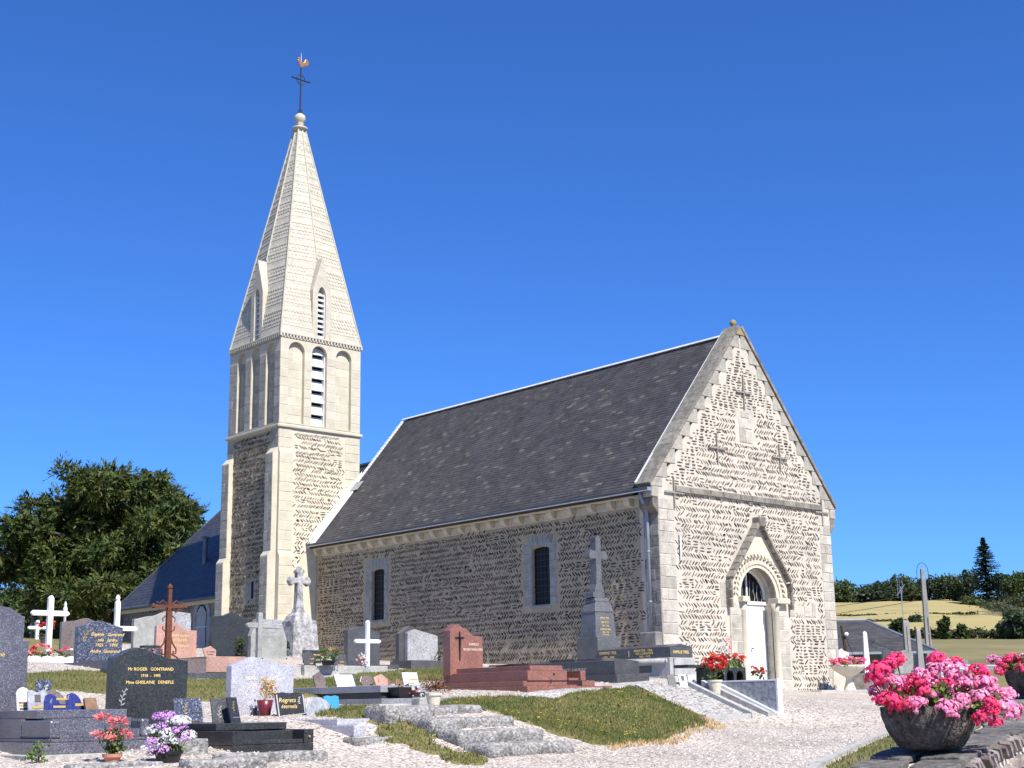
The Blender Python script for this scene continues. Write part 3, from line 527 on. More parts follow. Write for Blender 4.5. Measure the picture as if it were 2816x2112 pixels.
# nave windows
for (a,b),(p,q_) in zip(wins,[(3.6,4.86),(10.86,12.04)]):
    w=MB().ext([(y,z) for y,z in arch(a-.02,b+.02,2.38,3.84,.08,8)],.10,.12,'x').build('window','glass_dark',church)
    mb=MB()
    for i in range(1,5): y=a+(b-a)*i/5; mb.box(.085,.09,y-.006,y+.006,2.4,3.84)
    for i in range(1,9): mb.box(.085,.09,a,b,2.4+i*.165,2.412+i*.165)
    mb.build('lattice','lead',w); MB().box(.07,.084,a,b,2.86,2.885).build('saddle_bar','iron',w)
    R_=[]; hh=(4.0-2.36)/7
    for i in range(7):
        z=2.36+i*hh; k=.04 if i%2 else 0
        R_+=[(p+k,a,z,z+hh) if z<3.7 else (p+k,a-.02,z,z+hh),(b,q_-k,z,z+hh)]
    blocks(nP,R_,'surround_stone','grey_stone',w,.012,.01); blocks(nP,[(a-.03,b+.03,2.3,2.37)],'sill_stone','grey_stone',w,.03,.004)
    for i in range(5):
        t0,t1=i/5,(i+.94)/5; L=lambda t:a-.06+(b-a+.12)*t; ar=lambda t:3.87+.07*math.sin(math.pi*t)
        MB().ext([(L(t0),ar(t0)),(L(t1),ar(t1)),(L(t1)+(t1-.5)*.2,4.2),(L(t0)+(t0-.5)*.2,4.2)],-.014,.05,'x').build('voussoir','grey_stone',w,bev=.006)
# cornice, corbels, gutter, pipe
cor=MB().box(-.2,.0,.1,14.7,4.775,4.87).build('cornice','ashlar',church,bev=.015)
blocks(nP,courses(.5,14.65,4.56,4.77,.14,.55,12),'eaves_stone','mortar_cream' if 0 else 'ashlar',cor,.01,.008)
cm=MB().ext([(0,-.06),(-.1,-.03),(-.17,.07),(-.18,.15),(0,.15)],-.085,.085,'y').mesh('corbel','ashlar')
for i,y in enumerate([.9,1.5,2.2,2.95,3.68,4.33,4.94,5.53,6.11,6.74,7.35,8.0,8.6,9.25,9.84,10.39,11.05,11.63,12.14,12.79,13.36,14.0,14.55]):
    o=obj('corbel',cm,cor); o.location=(-.011,y,4.63); o.scale=(1,random.uniform(.9,1.15),1)
v=[];f=[]
for y in (-.02,14.7):
    for rr_ in (.085,.075):
        for k in range(9): a=math.pi+math.pi*k/8; v.append((-.3+rr_*math.cos(a),y,4.93+rr_*math.sin(a)))
for k in range(8): f+=[(k,k+1,k+19,k+18),(9+k,9+k+18,10+k+18,10+k)]
gut=MB().add(v,f).build('gutter','zinc_dark',church,smooth=True); MB().tube([(-.39,-.02,4.93),(-.39,14.7,4.93)],.016,8).build('gutter_bead','zinc_dark',gut); MB().tube([(-.365,-.02,4.865),(-.365,14.7,4.865)],.016,6).build('gutter_highlight','white_lead',gut)  # white bead paints in the bright lit line below the gutter
MB().box(-.39,-.21,-.03,-.02,4.85,4.94).build('stop_end','zinc',gut)
pipe=MB().tube([(-.3,.3,4.86),(-.28,.3,4.72),(-.1,.3,4.5),(-.08,.3,4.35),(-.08,.3,1.5)],.045,10).build('downpipe','pipe_grey',church,smooth=True)
for z in (2.2,3.4,4.2): MB().lathe([(.05,0),(.055,.01),(.055,.03),(.05,.04)],(-.08,.3,z),10).build('pipe_collar','pipe_grey',pipe)
MB().box(-.24,.0,.02,.55,.6,1.5).build('pipe_base','quoin_dark',church,bev=.03)
# nave roof
ZR,SL=9.46,(9.46-4.93)/3.62; e0=(-.24,4.93+.0); ang=math.atan((ZR-4.93)/(3.5+.24)); LS=math.hypot(ZR-4.93,3.74); ca,sa=math.cos(ang),math.sin(ang)
rP=PL((-.24,0,4.93),(0,1,0),(ca,0,sa),(-sa,0,ca))
roof=MB().ext([(-.24,4.9),(3.5,ZR-.03),(7.24,4.9),(7.24,4.8),(3.5,ZR-.2),(-.24,4.8)],.40,14.7).build('roof','slate',church)
def slates(pl,u0,u1,L,parent,w=.21,ex=.108,mat='slate',seed=1,clipf=None,near=0,lich=None):
    rr=random.Random(seed); S=[]; n=int(L/ex)
    for k in range(n):
        u=u0-(w/2 if k%2 else 0)
        while u<u1:
            a,b=max(u,u0),min(u+w,u1); v=k*ex
            if b-a>.04 and (not clipf or clipf((a+b)/2,v+ex/2)): S.append((a+.001,b-.001,v,v+ex*1.02,rr.uniform(.005,.009)))
            u+=w
    order=set(sorted(range(len(S)),key=lambda i:(Vector(pl.p(S[i][0],S[i][2]))-CAM).length)[:near]) if near else set()
    G={}
    for i,(a,b,c,d,t) in enumerate(S):
        m=mat
        if lich and lich((a+b)/2,c,rr): m='slate_lichen'
        if i in order:
            if (m,) not in _blk: mb=MB(); mb.add([(0,0,0),(1,0,0),(1,1,0),(0,1,0),(0,0,1),(1,0,1),(1,1,.1),(0,1,.1)],[(4,5,6,7),(0,1,5,4),(1,2,6,5),(3,0,4,7)]); _blk[(m,)]=mb.mesh('slate',m)
            o=obj('slate',_blk[(m,)],parent); o.matrix_local=pl.m@Matrix.Translation((a,c,.001))@Matrix.Diagonal((b-a,d-c,t,1)); continue
        V,F=G.setdefault(m,([],[])); q=len(V); V+=[(a,c,0),(b,c,0),(a,c,t),(b,c,t),(b,d,.0015),(a,d,.0015),(b,d,0),(a,d,0)]; F+=[(q,q+1,q+3,q+2),(q+2,q+3,q+4,q+5),(q+1,q+6,q+4,q+3),(q+7,q,q+2,q+5)]
    for m,(V,F) in G.items(): npmesh('slates',pl.arr(np.array(V)),np.array(F),m,parent,'stuff')
def lic(u,v,rr):
    d=smooth2((u+v*.4)*1.5,v*2.6,2.2)*smooth2((u-v*.8)*2.7,v*4.1,6.1)
    return d>.42 and rr.random()<.34*max(.1,1-abs(v-1.6)/5) or rr.random()<.012
slates(rP,.46,14.6,LS,roof,near=300,seed=4,lich=lic)
rt=MB()
for k in range(7): pass
def half(r0,l):
    mb=MB(); v=[];f=[]
    for y in (0,l):
        for k in range(9): a=math.pi*k/8; v.append((r0*math.cos(a)*1.1,y,r0*math.sin(a)*.8))
    f=[(k,k+1,k+10,k+9) for k in range(8)]; return mb.add(v,f)
rtm=half(.085,.34).mesh('ridge_tile','white_lead',True)
for i in range(41): o=obj('ridge_tile',rtm,roof); o.location=(3.5,.6+i*.344,ZR-.02)
MB().ext([(-.02,0),(.1,0),(.1,.06),(-.02,.06)],0,1).mesh('x','zinc')
def strip(pl,u0,u1,v0,v1,w0,w1,name,mat,parent):
    P=[pl.p(u,v,w) for w in (w0,w1) for u,v in ((u0,v0),(u1,v0),(u1,v1),(u0,v1))]; return MB().add(P,[(0,3,2,1),(4,5,6,7),(0,1,5,4),(1,2,6,5),(2,3,7,6),(3,0,4,7)]).build(name,mat,parent)
strip(rP,.40,.475,.1,LS,.0,.165,'verge_flashing','white_lead',roof)
for k in range(26): strip(rP,14.61,14.73,2.42+k*.131,2.42+k*.131+.115,.0,.035+.006*(k%2),'verge_slate','white_lead',roof)
strip(rP,14.42,14.70,.0,2.42,.02,.05,'lead_flashing','white_lead',roof); strip(PL((0,TY-.012,0),(1,0,0),(0,0,1),(0,-1,0)),0,.01,5,5.01,0,.01,'flashing_clip','white_lead',roof)
MB().ext([(-.3,5.0),(1.75,7.28),(1.75,7.5),(-.3,5.16)],TY-.03,TY-.006).build('lead_flashing','white_lead',roof)
strip(rP,14.2,14.62,2.36,2.75,.05,.07,'zinc_saddle','zinc',roof)
# tower
tower=MB().box(TX,TX1,TY,TY1,-.2,8.64).build('tower_wall','mortar_cream',church); MB().box(TX-.006,TX+.001,TY+.42,TY1-.36,.5,8.6).build('shade_sheet','mortar_shaded',tower)  # thin darker sheet over this side carries its shade as colour
def kts(u,v):
    return TX+.56+.05*math.sin(v*17)<u<1.05+.06*math.sin(v*13) and v<8.5 and v>1.2 and v>5.0+(u+.1)*1.22
def ktw(u,v):
    return TY+.48<u<TY1-.4 and 1.0<v<8.52 and not(15.95<u<16.5 and 3.2<v<3.9)
lay(tS,herring(kts,TX,1.1,1.5,8.5,23,pitch=.11,row=.145,flat=lambda u,v:smooth2(u*1.4,v*1.5,4.)>.86),tower,'wall_stones'); lay(PL((TX-.006,0,0),(0,1,0),(0,0,1),(-1,0,0)),herring(ktw,TY,TY1,1.0,8.55,24,pitch=.11,row=.145,flat=lambda u,v:smooth2(u*1.4,v*1.2,7.)>.9),tower,'wall_stones',pm=1.4)
blocks(tS,courses(1.07,TX1,6.6,8.62,.3,.4,41)+courses(TX,TX+.5,7.98,8.62,.3,.5,42),'quoin','ashlar',tower,.012,.01)
blocks(tW,courses(TY,TY+.46,7.98,8.62,.3,.45,43)+courses(TY1-.38,TY1,7.98,8.62,.3,.4,44),'quoin','ashlar_shaded',tower,.012,.01)
def buttress(pl,u0,u1,p1,p2,zt,zm,seed,mat='ashlar'):
    b=MB().add([pl.p(u,v,w) for u in (u0,u1) for v,w in ((.2,p2),(zm-.15,p2),(zm,p1),(zt-.2,p1),(zt,.0),(.2,-.05))],[(0,1,2,3,4,5),(11,10,9,8,7,6)]+[(i,i+6,(i+1)%6+6,(i+1)%6) for i in range(6)]).build('buttress','ashlar',tower)
    f1=PL(pl.p(0,0,p1),*[tuple(pl.m.col[i][:3]) for i in range(3)]); f2=PL(pl.p(0,0,p2),*[tuple(pl.m.col[i][:3]) for i in range(3)])
    blocks(f1,courses(u0,u1,zm+.02,zt-.22,.3,.5,seed),'block',mat,b,.008,.012); blocks(f2,courses(u0,u1,.9,zm-.17,.3,.5,seed+1),'block',mat,b,.008,.012); return b
buttress(tW,TY+.02,TY+.46,.19,.3,8.0,4.68,51,'ashlar_shaded'); buttress(tS,TX+.0,TX+.5,.08,.16,8.0,4.68,53,'ashlar'); buttress(tW,TY1-.42,TY1+.03,.17,.28,8.0,4.68,55,'ashlar_shaded')
sl=MB().box(TX-.02,TX+.05,15.98,16.1,3.28,3.82).build('slit_window','black_hole',church); blocks(tW,[(16.12,16.45,3.45,3.8),(15.8,15.97,3.2,3.85),(16.12,16.4,3.2,3.43)],'surround_stone','grey_stone',sl,.02,.01)
def bandring(z0,z1,p,name,mat,parent,bev=.01):
    return MB().box(TX-p,TX1+p,TY-p,TY1+p,z0,z1).build(name,mat,parent,bev=bev)
bandring(8.64,8.74,.075,'string_course','ashlar',church,.025)
# belfry
bel=None
BX=[(-1.18,-.57),(-.28,.31),(.67,1.29)]; BY=[(16.85,17.36),(15.96,16.48),(15.05,15.57)]
BEL={}
for nm,pl,bays in (('s',tS,BX),('w',tW,BY),('n',tN,BX),('e',tE,BY)):
    lo,hi=(TX,TX1) if nm in 'sn' else (TY,TY1); i_=0 if nm in 'sn' else .1295
    hs_=[arch(a,b,8.80,11.53-(b-a)/2,None,12) for a,b in bays]
    BEL[nm]=slab_holes(pl,[(lo+i_,8.74),(hi-i_,8.74),(hi-i_,11.62),(lo+i_,11.62)],hs_,.1295).build('belfry_wall','ashlar',church)
    if nm in 'sw':
        R_=[]; ed=[lo]+[x for b in sorted(bays) for x in b]+[hi]
        for a,b in zip(ed[0::2],ed[1::2]): R_+=courses(a,b,8.77,11.2,.3,.55,int(a*10)+60)
        blocks(pl,R_+([(lo,hi,11.56,11.615)] if nm=='w' else []),'block','ashlar' if nm=='s' else 'ashlar_shaded',BEL[nm],.007,.009)
        for i,(a,b) in enumerate(sorted(bays)):
            if nm=='s' and i==1: continue
            blocks(PL(pl.p(0,0,-.13),*[tuple(pl.m.col[k][:3]) for k in range(3)]),courses(a,b,8.8,11.2,.3,.5,70+i),'panel_block','ashlar' if nm=='s' else 'ashlar_shaded',BEL[nm],.006,.008)
        for (a,b) in bays: MB().add([pl.p(u,v,w) for w in (.012,-.1) for u,v in ((a-.02,8.79),(b+.02,8.79),(b+.02,8.82),(a-.02,8.82))],[(0,1,2,3),(0,1,5,4),(3,2,6,7)]).build('sill','ashlar',BEL[nm])
core=MB().box(TX+.13,TX1-.13,TY+.5,TY1-.13,8.64,11.739).box(TX+.13,-.28,TY+.13,TY+.5,8.64,11.739).box(.31,TX1-.13,TY+.13,TY+.5,8.64,11.739).box(TX+.02,TX1-.02,TY+.02,TY1-.02,11.621,11.738).build('belfry_core','ashlar',church)
MB().box(-.28,.31,TY+.3,TY+.49,8.75,11.6).build('dark_opening','black_hole',core)
lv=MB().box(-.28,-.25,TY+.12,TY+.28,8.8,11.5).box(.28,.31,TY+.12,TY+.28,8.8,11.5).build('louvre','louvre',church)
for i in range(7):
    z=8.83+i*.405; MB().add([(x,y,zz_) for x in (-.25,.28) for y,zz_ in ((TY+.14,z),(TY+.27,z+.33),(TY+.29,z+.31),(TY+.16,z-.02))],[(0,1,2,3),(7,6,5,4),(0,4,5,1),(1,5,6,2),(2,6,7,3),(3,7,4,0)]).build('louvre_slat','louvre',lv)
# corbel table
ct=bandring(11.74,11.79,.045,'eaves_band','ashlar',church,.01); bandring(11.62,11.645,.02,'eaves_fillet','ashlar',church,.005)
bm_=MB().box(-.03,.03,-.035,.035,0,.09).mesh('billet','spire_stone')
for nm in range(4):
    for i in range(27):
        t=-.02+(TW+.04)*i/26; o=obj('billet',bm_,ct); o.location={0:(TX+t,TY-.01,11.648),1:(TX-.01,TY+t,11.648),2:(TX+t,TY1+.01,11.648),3:(TX1+.01,TY+t,11.648)}[nm]; o.rotation_euler=(0,0,0 if nm in (0,2) else math.pi/2)
# spire
SCX,SCY=TX+TW/2,TY+TW/2; Z0,Z1=11.79,19.76; S0=TW/2+.005
def half_at(t): return S0*(1-t)+.13*t
def ring(t,e=0):
    s=half_at(t)+e; m=s*(1+.15*min(1,t/.38)); return [(SCX-s,SCY-s),(SCX,SCY-m),(SCX+s,SCY-s),(SCX+m,SCY),(SCX+s,SCY+s),(SCX,SCY+m),(SCX-s,SCY+s),(SCX-m,SCY)]
V=[];F=[]; NC=58; LH=.33
for k in range(NC):
    t0,t1=k/NC,(k+1)/NC; z0=Z0+(Z1-Z0)*t0; z1=Z0+(Z1-Z0)*t1; e=.008 if k%2==0 else .001
    rows=[(ring(t0,-.02),z0),(ring(t0,e),z0),(ring(t1,e*.2),z1)]
    for i in range(8):
        q=[]
        for rg,z in rows:
            a,b2=Vector(rg[i]),Vector(rg[(i+1)%8])
            if z1<13.42:
                c=a if i%2==0 else b2; m_=b2 if i%2==0 else a; s__=max(abs(c.x-SCX),abs(c.y-SCY)); g_=c+(m_-c)*((s__-LH)/s__); a,b2=(c,g_) if i%2==0 else (g_,c)
            q+=[(a.x,a.y,z),(b2.x,b2.y,z)]
        b=len(V); V+=q; F+=[(b,b+1,b+3,b+2),(b+2,b+3,b+5,b+4)]
spire=npmesh('spire',V,F,'spire_stone',church)
for i in range(8):
    pts=[(*ring(t,.005)[i],Z0+(Z1-Z0)*t) for t in np.linspace(.0 if i%2==0 else .36,1,14)]; MB().tube(pts,.032,6).build('rib','spire_stone',spire)
V=[];F=[]; rr=random.Random(9)
for bnd in range(9):
    for row in range(4):
        t=.045+bnd*.105+row*.0165; z=Z0+(Z1-Z0)*t; rg=ring(t,.0); rg2=ring(t+.0135,0)
        for i in range(8):
            a,b2=Vector((*rg[i],z)),Vector((*rg[(i+1)%8],z)); L=(b2-a).length; n=int(L/.12)
            if n<1: continue
            up=(Vector((*rg2[i],z+(Z1-Z0)*.0135))-a); tn=(b2-a)/L; nn=tn.cross(up).normalized()
            for k in range(n):
                c=a+tn*((k+.5+(.25 if row%2 else -.25))*L/n); h=len(V); w_=.042
                if (c-a).length<.07 or (b2-c).length<.07: continue
                if z<14.3 and min(abs(c.x-SCX),abs(c.y-SCY))<.37: continue
                for (du,dv) in ((-w_,1),(w_,1),(w_,.35),(0,.0),(-w_,.35)): V.append(tuple(c+tn*du+up*dv+nn*(.015 if dv<.5 else .003)))
                for (du,dv) in ((w_,.35),(0,0),(-w_,.35)): V.append(tuple(c+tn*du+up*dv-nn*.01))
                F+=[(h,h+1,h+2,h+4),(h+4,h+2,h+3,h+3),(h+2,h+5,h+6,h+3),(h+3,h+6,h+7,h+4)]
F=[f if f[2]!=f[3] else (f[0],f[1],f[2],f[0]) for f in F]
mb=MB(); mb.v=V; mb.f=[tuple(dict.fromkeys(f)) for f in F]; o=mb.build('scale_stones','spire_stone',spire,fix=False); o['kind']='stuff'
# lucarnes
def lucarne(rot):
    lp=PL((SCX,SCY,0),*{0:((1,0,0),(0,0,1),(0,-1,0)),1:((0,-1,0),(0,0,1),(-1,0,0)),2:((-1,0,0),(0,0,1),(0,1,0)),3:((0,1,0),(0,0,1),(1,0,0))}[rot]); f0=S0-.03
    out=[(-.36,11.79),(.36,11.79),(.36,13.44),(.0,14.62),(-.36,13.44)]; hl=arch(-.155,.155,11.82,13.34,.26,8,True)
    lu=slab_holes(lp,out,[hl],.22,w0=f0,back=True).build('lucarne','spire_stone',church)
    mb=MB(); mb.add([lp.p(u,v,w) for w in (f0-.2205,.25) for u,v in out],[(i,(i+1)%5,(i+1)%5+5,i+5) for i in range(5)]).build('lucarne_roof','spire_stone',lu,fix=False)
    MB().add([lp.p(u,v,f0-.21) for u,v in hl],[tuple(range(len(hl)))]).build('dark_opening','black_hole',lu)
    for i in range(9):
        z=11.84+i*.182; MB().add([lp.p(u,v,w) for u in (-.15,.15) for v,w in ((z,f0-.06),(z+.13,f0-.17),(z+.11,f0-.19),(z-.02,f0-.08))],[(0,1,2,3),(7,6,5,4),(0,4,5,1),(1,5,6,2),(2,6,7,3),(3,7,4,0)]).build('louvre_slat','louvre',lu)
    for u in (-.153,.125): MB().add([lp.p(a,b,w) for a in (u,u+.028) for b,w in ((11.86,f0-.05),(13.4,f0-.05),(13.4,f0-.19),(11.86,f0-.19))],[(0,1,2,3),(7,6,5,4),(0,4,5,1),(3,7,6,2)]).build('louvre_frame','louvre',lu)
for k in range(4): lucarne(k)
fin=MB().lathe([(.15,-.08),(.17,0),(.28,.04),(.28,.09),(.2,.11),(.13,.16),(.11,.2),(.15,.23),(.11,.25),(.15,.3),(.19,.38),(.205,.46),(.18,.56),(.1,.63),(.03,.66)],(SCX,SCY,19.72),14).build('spire_finial','spire_stone',church,smooth=True)
ic=MB().tube([(SCX,SCY,20.3),(SCX,SCY,22.15)],.028,8).tube([(SCX-.36,SCY,21.67),(SCX+.36,SCY,21.67)],.026,8).tube([(SCX,SCY,20.35),(SCX+.12,SCY,20.36),(SCX,SCY,20.6),(SCX-.12,SCY,20.36),(SCX,SCY,20.35)],.014,5)
ic.tube([(SCX+.18*math.cos(a),SCY,21.67+.18*math.sin(a)) for a in np.linspace(0,6.283,17)],.013,5)
for s in (-1,1): ic.lathe([(.01,-.02),(.04,0),(.01,.02)],(SCX+s*.36,SCY,21.67),8)
ic=ic.build('iron_cross','iron',church)
ck=[(-.16,.1),(-.2,.14),(-.15,.17),(-.16,.24),(-.12,.26),(-.09,.2),(-.05,.13),(.05,.1),(.1,.14),(.13,.25),(.2,.27),(.27,.22),(.29,.12),(.24,.02),(.15,.0),(.08,-.03),(.03,-.08),(-.03,-.08),(-.1,-.02)]
MB().ext([(SCX+.03+x,22.25+z) for x,z in ck],SCY-.03,SCY+.03).build('weathercock','copper',ic,bev=.015); MB().tube([(SCX,SCY,22.1),(SCX,SCY,22.5),(SCX,SCY,22.72)],[.02,.016,.004],6).build('spike','zinc',ic)
# chancel
CX0,CX1,CE,CZ,CR=.3,6.7,28.7,4.0,8.2
chw=MB().box(CX0,CX1,14.7,CE,-.2,4.0).build('chancel_wall','rubble_grey',church)
cP=PL((CX0,0,0),(0,1,0),(0,0,1),(-1,0,0))
def kc(u,v): return v<3.75 and not(21.7<u<23.0 and v<3.8)
lay(cP,herring(kc,18,28.5,1.4,3.8,29,pitch=.16,row=.13,flat=lambda u,v:True,coarse=1.2),chw,'wall_stones')
cr=MB().add([(CX0-.2,14.7,CZ-.26),(CX1+.2,14.7,CZ-.26),(CX1+.2,CE+.2,CZ-.26),(CX0-.2,CE+.2,CZ-.26),(3.5,14.7,CR),(3.5,25.4,CR)],[(0,4,5,3),(1,2,5,4),(2,3,5),(0,3,2,1),(0,1,4)]).build('chancel_roof','slate_blue',church)
a2=math.atan((CR-CZ+.26)/(3.4)); c2,s2=math.cos(a2),math.sin(a2); L2=math.hypot(CR-CZ+.26,3.4)
slates(PL((CX0-.2,0,CZ-.26),(0,1,0),(c2,0,s2),(-s2,0,c2)),17.9,CE+.2,L2,cr,w=.26,ex=.15,mat='slate_blue',seed=6,clipf=lambda u,v:u<CE+.2-v/L2*3.45)
MB().tube([(CX0-.2,CE+.2,CZ-.24),(3.5,25.4,CR+.02)],.05,6).build('hip_cap','zinc_dark',cr); MB().tube([(3.5,14.7,CR+.02),(3.5,25.4,CR+.02)],.07,8).build('ridge_cap','zinc_dark',cr)
MB().box(CX0-.14,CX0,17.8,CE,3.55,3.72).build('chancel_cornice','ashlar',chw); MB().tube([(CX0-.25,17.8,3.73),(CX0-.25,CE+.2,3.73)],.06,8).build('chancel_gutter','zinc_dark',chw)
MB().lathe([(.09,0),(.09,1.05),(.15,1.06),(.15,1.1),(.05,1.14)],(1.25,24.0,5.1),10).build('flue_pipe','zinc_dark',cr); MB().tube([(CX0-.2,28.5,3.7),(CX0-.1,28.5,3.4),(CX0-.07,28.5,1.3)],.05,8).build('downpipe','zinc_dark',chw)
cw=MB().ext(arch(22.0,22.75,1.5,3.2,.38,10),CX0-.005,CX0+.05,'x').build('chancel_window','glass_dark',church)
sr=slab_holes(cP,arch(21.78,22.97,1.4,3.2,.6,12),[arch(22.0,22.75,1.5,3.2,.38,10)],.1,w0=.03).build('surround_stone','grey_stone',cw)
mb=MB()
for i in range(1,9): y=22.0+.75*i/9; mb.tube([(CX0-.03,y,1.5),(CX0-.03,y,3.2+.3*math.sin(math.pi*i/9))],.02,5)
for z in (2.0,2.75): mb.tube([(CX0-.035,21.95,z),(CX0-.035,22.8,z)],.016,5)
mb.build('window_bars','white_lead',cw)

# ---------------------------------------------------------------- graves
def topline(top,sm=True,n=6):
    if not sm: return top
    o=[]
    for (a,h),(b,k) in zip(top[:-1],top[1:]):
        for i in range(n): t=i/n; s=t*t*(3-2*t); o.append((a+(b-a)*t,h+(k-h)*s))
    return o+[top[-1]]
def stone(par,mat,x0,w,y0,t,z0,top,sm=True,name='headstone',bev=.006):
    P=[(x0,z0),(x0+w,z0)]+[(x0+w*f,z0+h) for f,h in topline(top,sm)][::-1]
    return MB().ext(P,y0,y0+t).build(name,mat,par,bev=bev)
def B(par,name,mat,x0,x1,y0,y1,z0,z1,bev=.006): return MB().box(x0,x1,y0,y1,z0,z1).build(name,mat,par,bev=bev)
def sprig(par,x,y,z,s,mat='gold',n=7,lean=.2,name='ornament'):
    mb=MB(); rr=random.Random(int(x*100+z*77))
    for i in range(n):
        t=i/n; cx_,cz_=x+lean*s*t*t*1.5,z+s*t; a=1.57+(.8 if i%2 else -.8)-lean; l=s*.32*(1-.3*t)
        mb.add([(cx_,y,cz_),(cx_+l*.5*math.cos(a)-l*.12*math.sin(a),y-.002,cz_+l*.5*math.sin(a)+l*.12*math.cos(a)),(cx_+l*math.cos(a),y,cz_+l*math.sin(a)),(cx_+l*.5*math.cos(a)+l*.12*math.sin(a),y-.002,cz_+l*.5*math.sin(a)-l*.12*math.cos(a))],[(0,1,2,3)])
    mb.tube([(x+lean*s*(k/5)**2*1.5,y,z+s*k/5) for k in range(6)],s*.02,4); return mb.build(name,mat,par,fix=False)
PI2=math.pi/2
# A1: cut by the frame on the left
t=thing('grave','violet grey granite tomb with stepped front, at the left edge behind the pink flower pot','grave',(-18.72,-8.09,-.6))
g='granite_violet'
B(t,'kerb','concrete',-.35,1.12,-.6,2.1,-.12,.05); B(t,'base',g,-.19,1.08,-.55,2.1,.05,.165); B(t,'tier',g,-.04,1.05,-.42,1.9,.167,.20); 
B(t,'cheek',g,-.04,.08,-.42,.299,.2,.385,.025); B(t,'cheek',g,.97,1.07,-.42,.299,.2,.385,.025); B(t,'step',g,.082,.968,-.40,-.2,.2,.285); B(t,'tier',g,.082,.968,-.198,.3,.2,.40); B(t,'tier',g,-.04,1.07,.3,1.95,.2,.40)
B(t,'slab',g,0,1.01,0,1.6,.402,.49)
h=stone(t,g,-.45,1.0,1.62,.13,.2,[(0,1.08),(.5,1.09),(1,1.08)],name='headstone')
text(h,'Famille  Marie',.075,(.27,1.617,1.1),'gold',align='RIGHT',shear=.25); text(h,'Renaud',.07,(.17,1.617,1.0),'gold',align='RIGHT',shear=.25)
# second rounded stone behind
t=thing('grave','plain slate grey headstone with a rounded top, at the left edge of the photo','grave',(-17.03,-3.58,-.1)); stone(t,'granite_violet',-1.0,1.0,0,.14,0,[(0,1.26),(.25,1.38),(.5,1.42),(.75,1.38),(1,1.26)]); B(t,'base','granite_violet',-1.05,.05,-1.2,.2,-.2,.1)
# A2
t=thing('grave','dark granite tomb with gold lettering, headstone peaked left of centre','grave',(-17.21,-9.48,-.62)); g='granite_black'
B(t,'tier',g,0,1.0,0,2.4,.03,.12); B(t,'cheek',g,0,.13,0,.45,.122,.265); B(t,'cheek',g,.88,1.0,0,.45,.122,.265); B(t,'step',g,.132,.878,.02,.22,.122,.165); B(t,'tier',g,.02,.98,.222,2.3,.122,.262) if 0 else B(t,'tier',g,.132,.878,.222,2.3,.122,.255); B(t,'tier',g,0,.131,.451,2.3,.122,.265); B(t,'tier',g,.879,1.0,.451,2.3,.122,.265)
B(t,'slab',g,.05,.93,.43,2.45,.267,.34); MB().lathe([(.012,0),(.012,.015)],(0,0,0),10).xf(Matrix.Translation((.94,-.0,.19))@Matrix.Rotation(PI2,4,'X')).build('medallion','gold_label',t)
h=stone(t,g,-.13,.99,2.55,.14,.30,[(0,.80),(.1,.84),(.2,.895),(.3,.925),(.4,.91),(.55,.855),(.75,.80),(1,.775)],False)
B(t,'base',g,-.2,.95,2.46,2.8,.1,.32)
for s,sz,x,z in (('Mr ROGER   GONTRAND',.053,.365,.914),('1918  -  1995',.048,.365,.839),('Mme GHISLAINE   DENEFLE',.052,.36,.76)): text(h,s,sz,(x,2.546,z+.04),'gold',align='CENTER',bold=.0008)
sprig(h,.0,2.545,.55,.2,'silver_text')
# A3
t=thing('grave','pale grey granite tomb with gabled headstone, burgundy pot and open book plaque','grave',(-15.09,-8.65,-.56)); g='granite_pale'
B(t,'tier',g,0,.98,0,2.5,.02,.09); B(t,'cheek',g,0,.16,0,.42,.092,.215); B(t,'cheek',g,.84,.98,0,.42,.092,.215); B(t,'step',g,.162,.838,.02,.2,.092,.13); B(t,'tier',g,.162,.838,.202,2.4,.092,.21); B(t,'tier',g,0,.161,.422,2.4,.092,.215); B(t,'tier',g,.839,.98,.422,2.4,.092,.215)
B(t,'slab',g,.06,.88,.43,2.45,.217,.29)
h=stone(t,g,-.13,.97,2.6,.14,.25,[(0,.74),(.33,.86),(1,.73)],sm=False); B(t,'base',g,-.2,.95,2.5,2.85,.0,.27)
text(h,'PIERRE  LE GOFF',.068,(.33,2.597,.80),'gilt_pale',align='CENTER'); text(h,'1923  -  1996',.06,(.30,2.597,.69),'gilt_pale',align='CENTER')
# A4
t=thing('grave','low speckled granite slab without headstone, topped by a row of small plaques','grave',(-11.73,-4.66,-.26)); g='granite_grey'
B(t,'foundation','concrete',-.35,1.45,-.42,2.9,-.1,.17,.012); B(t,'base',g,-.22,1.22,-.3,2.8,.17,.25); B(t,'plinth','granite_black',.02,.9,.05,2.6,.252,.345); B(t,'slab','granite_light',-.02,1.0,0,2.62,.347,.455)
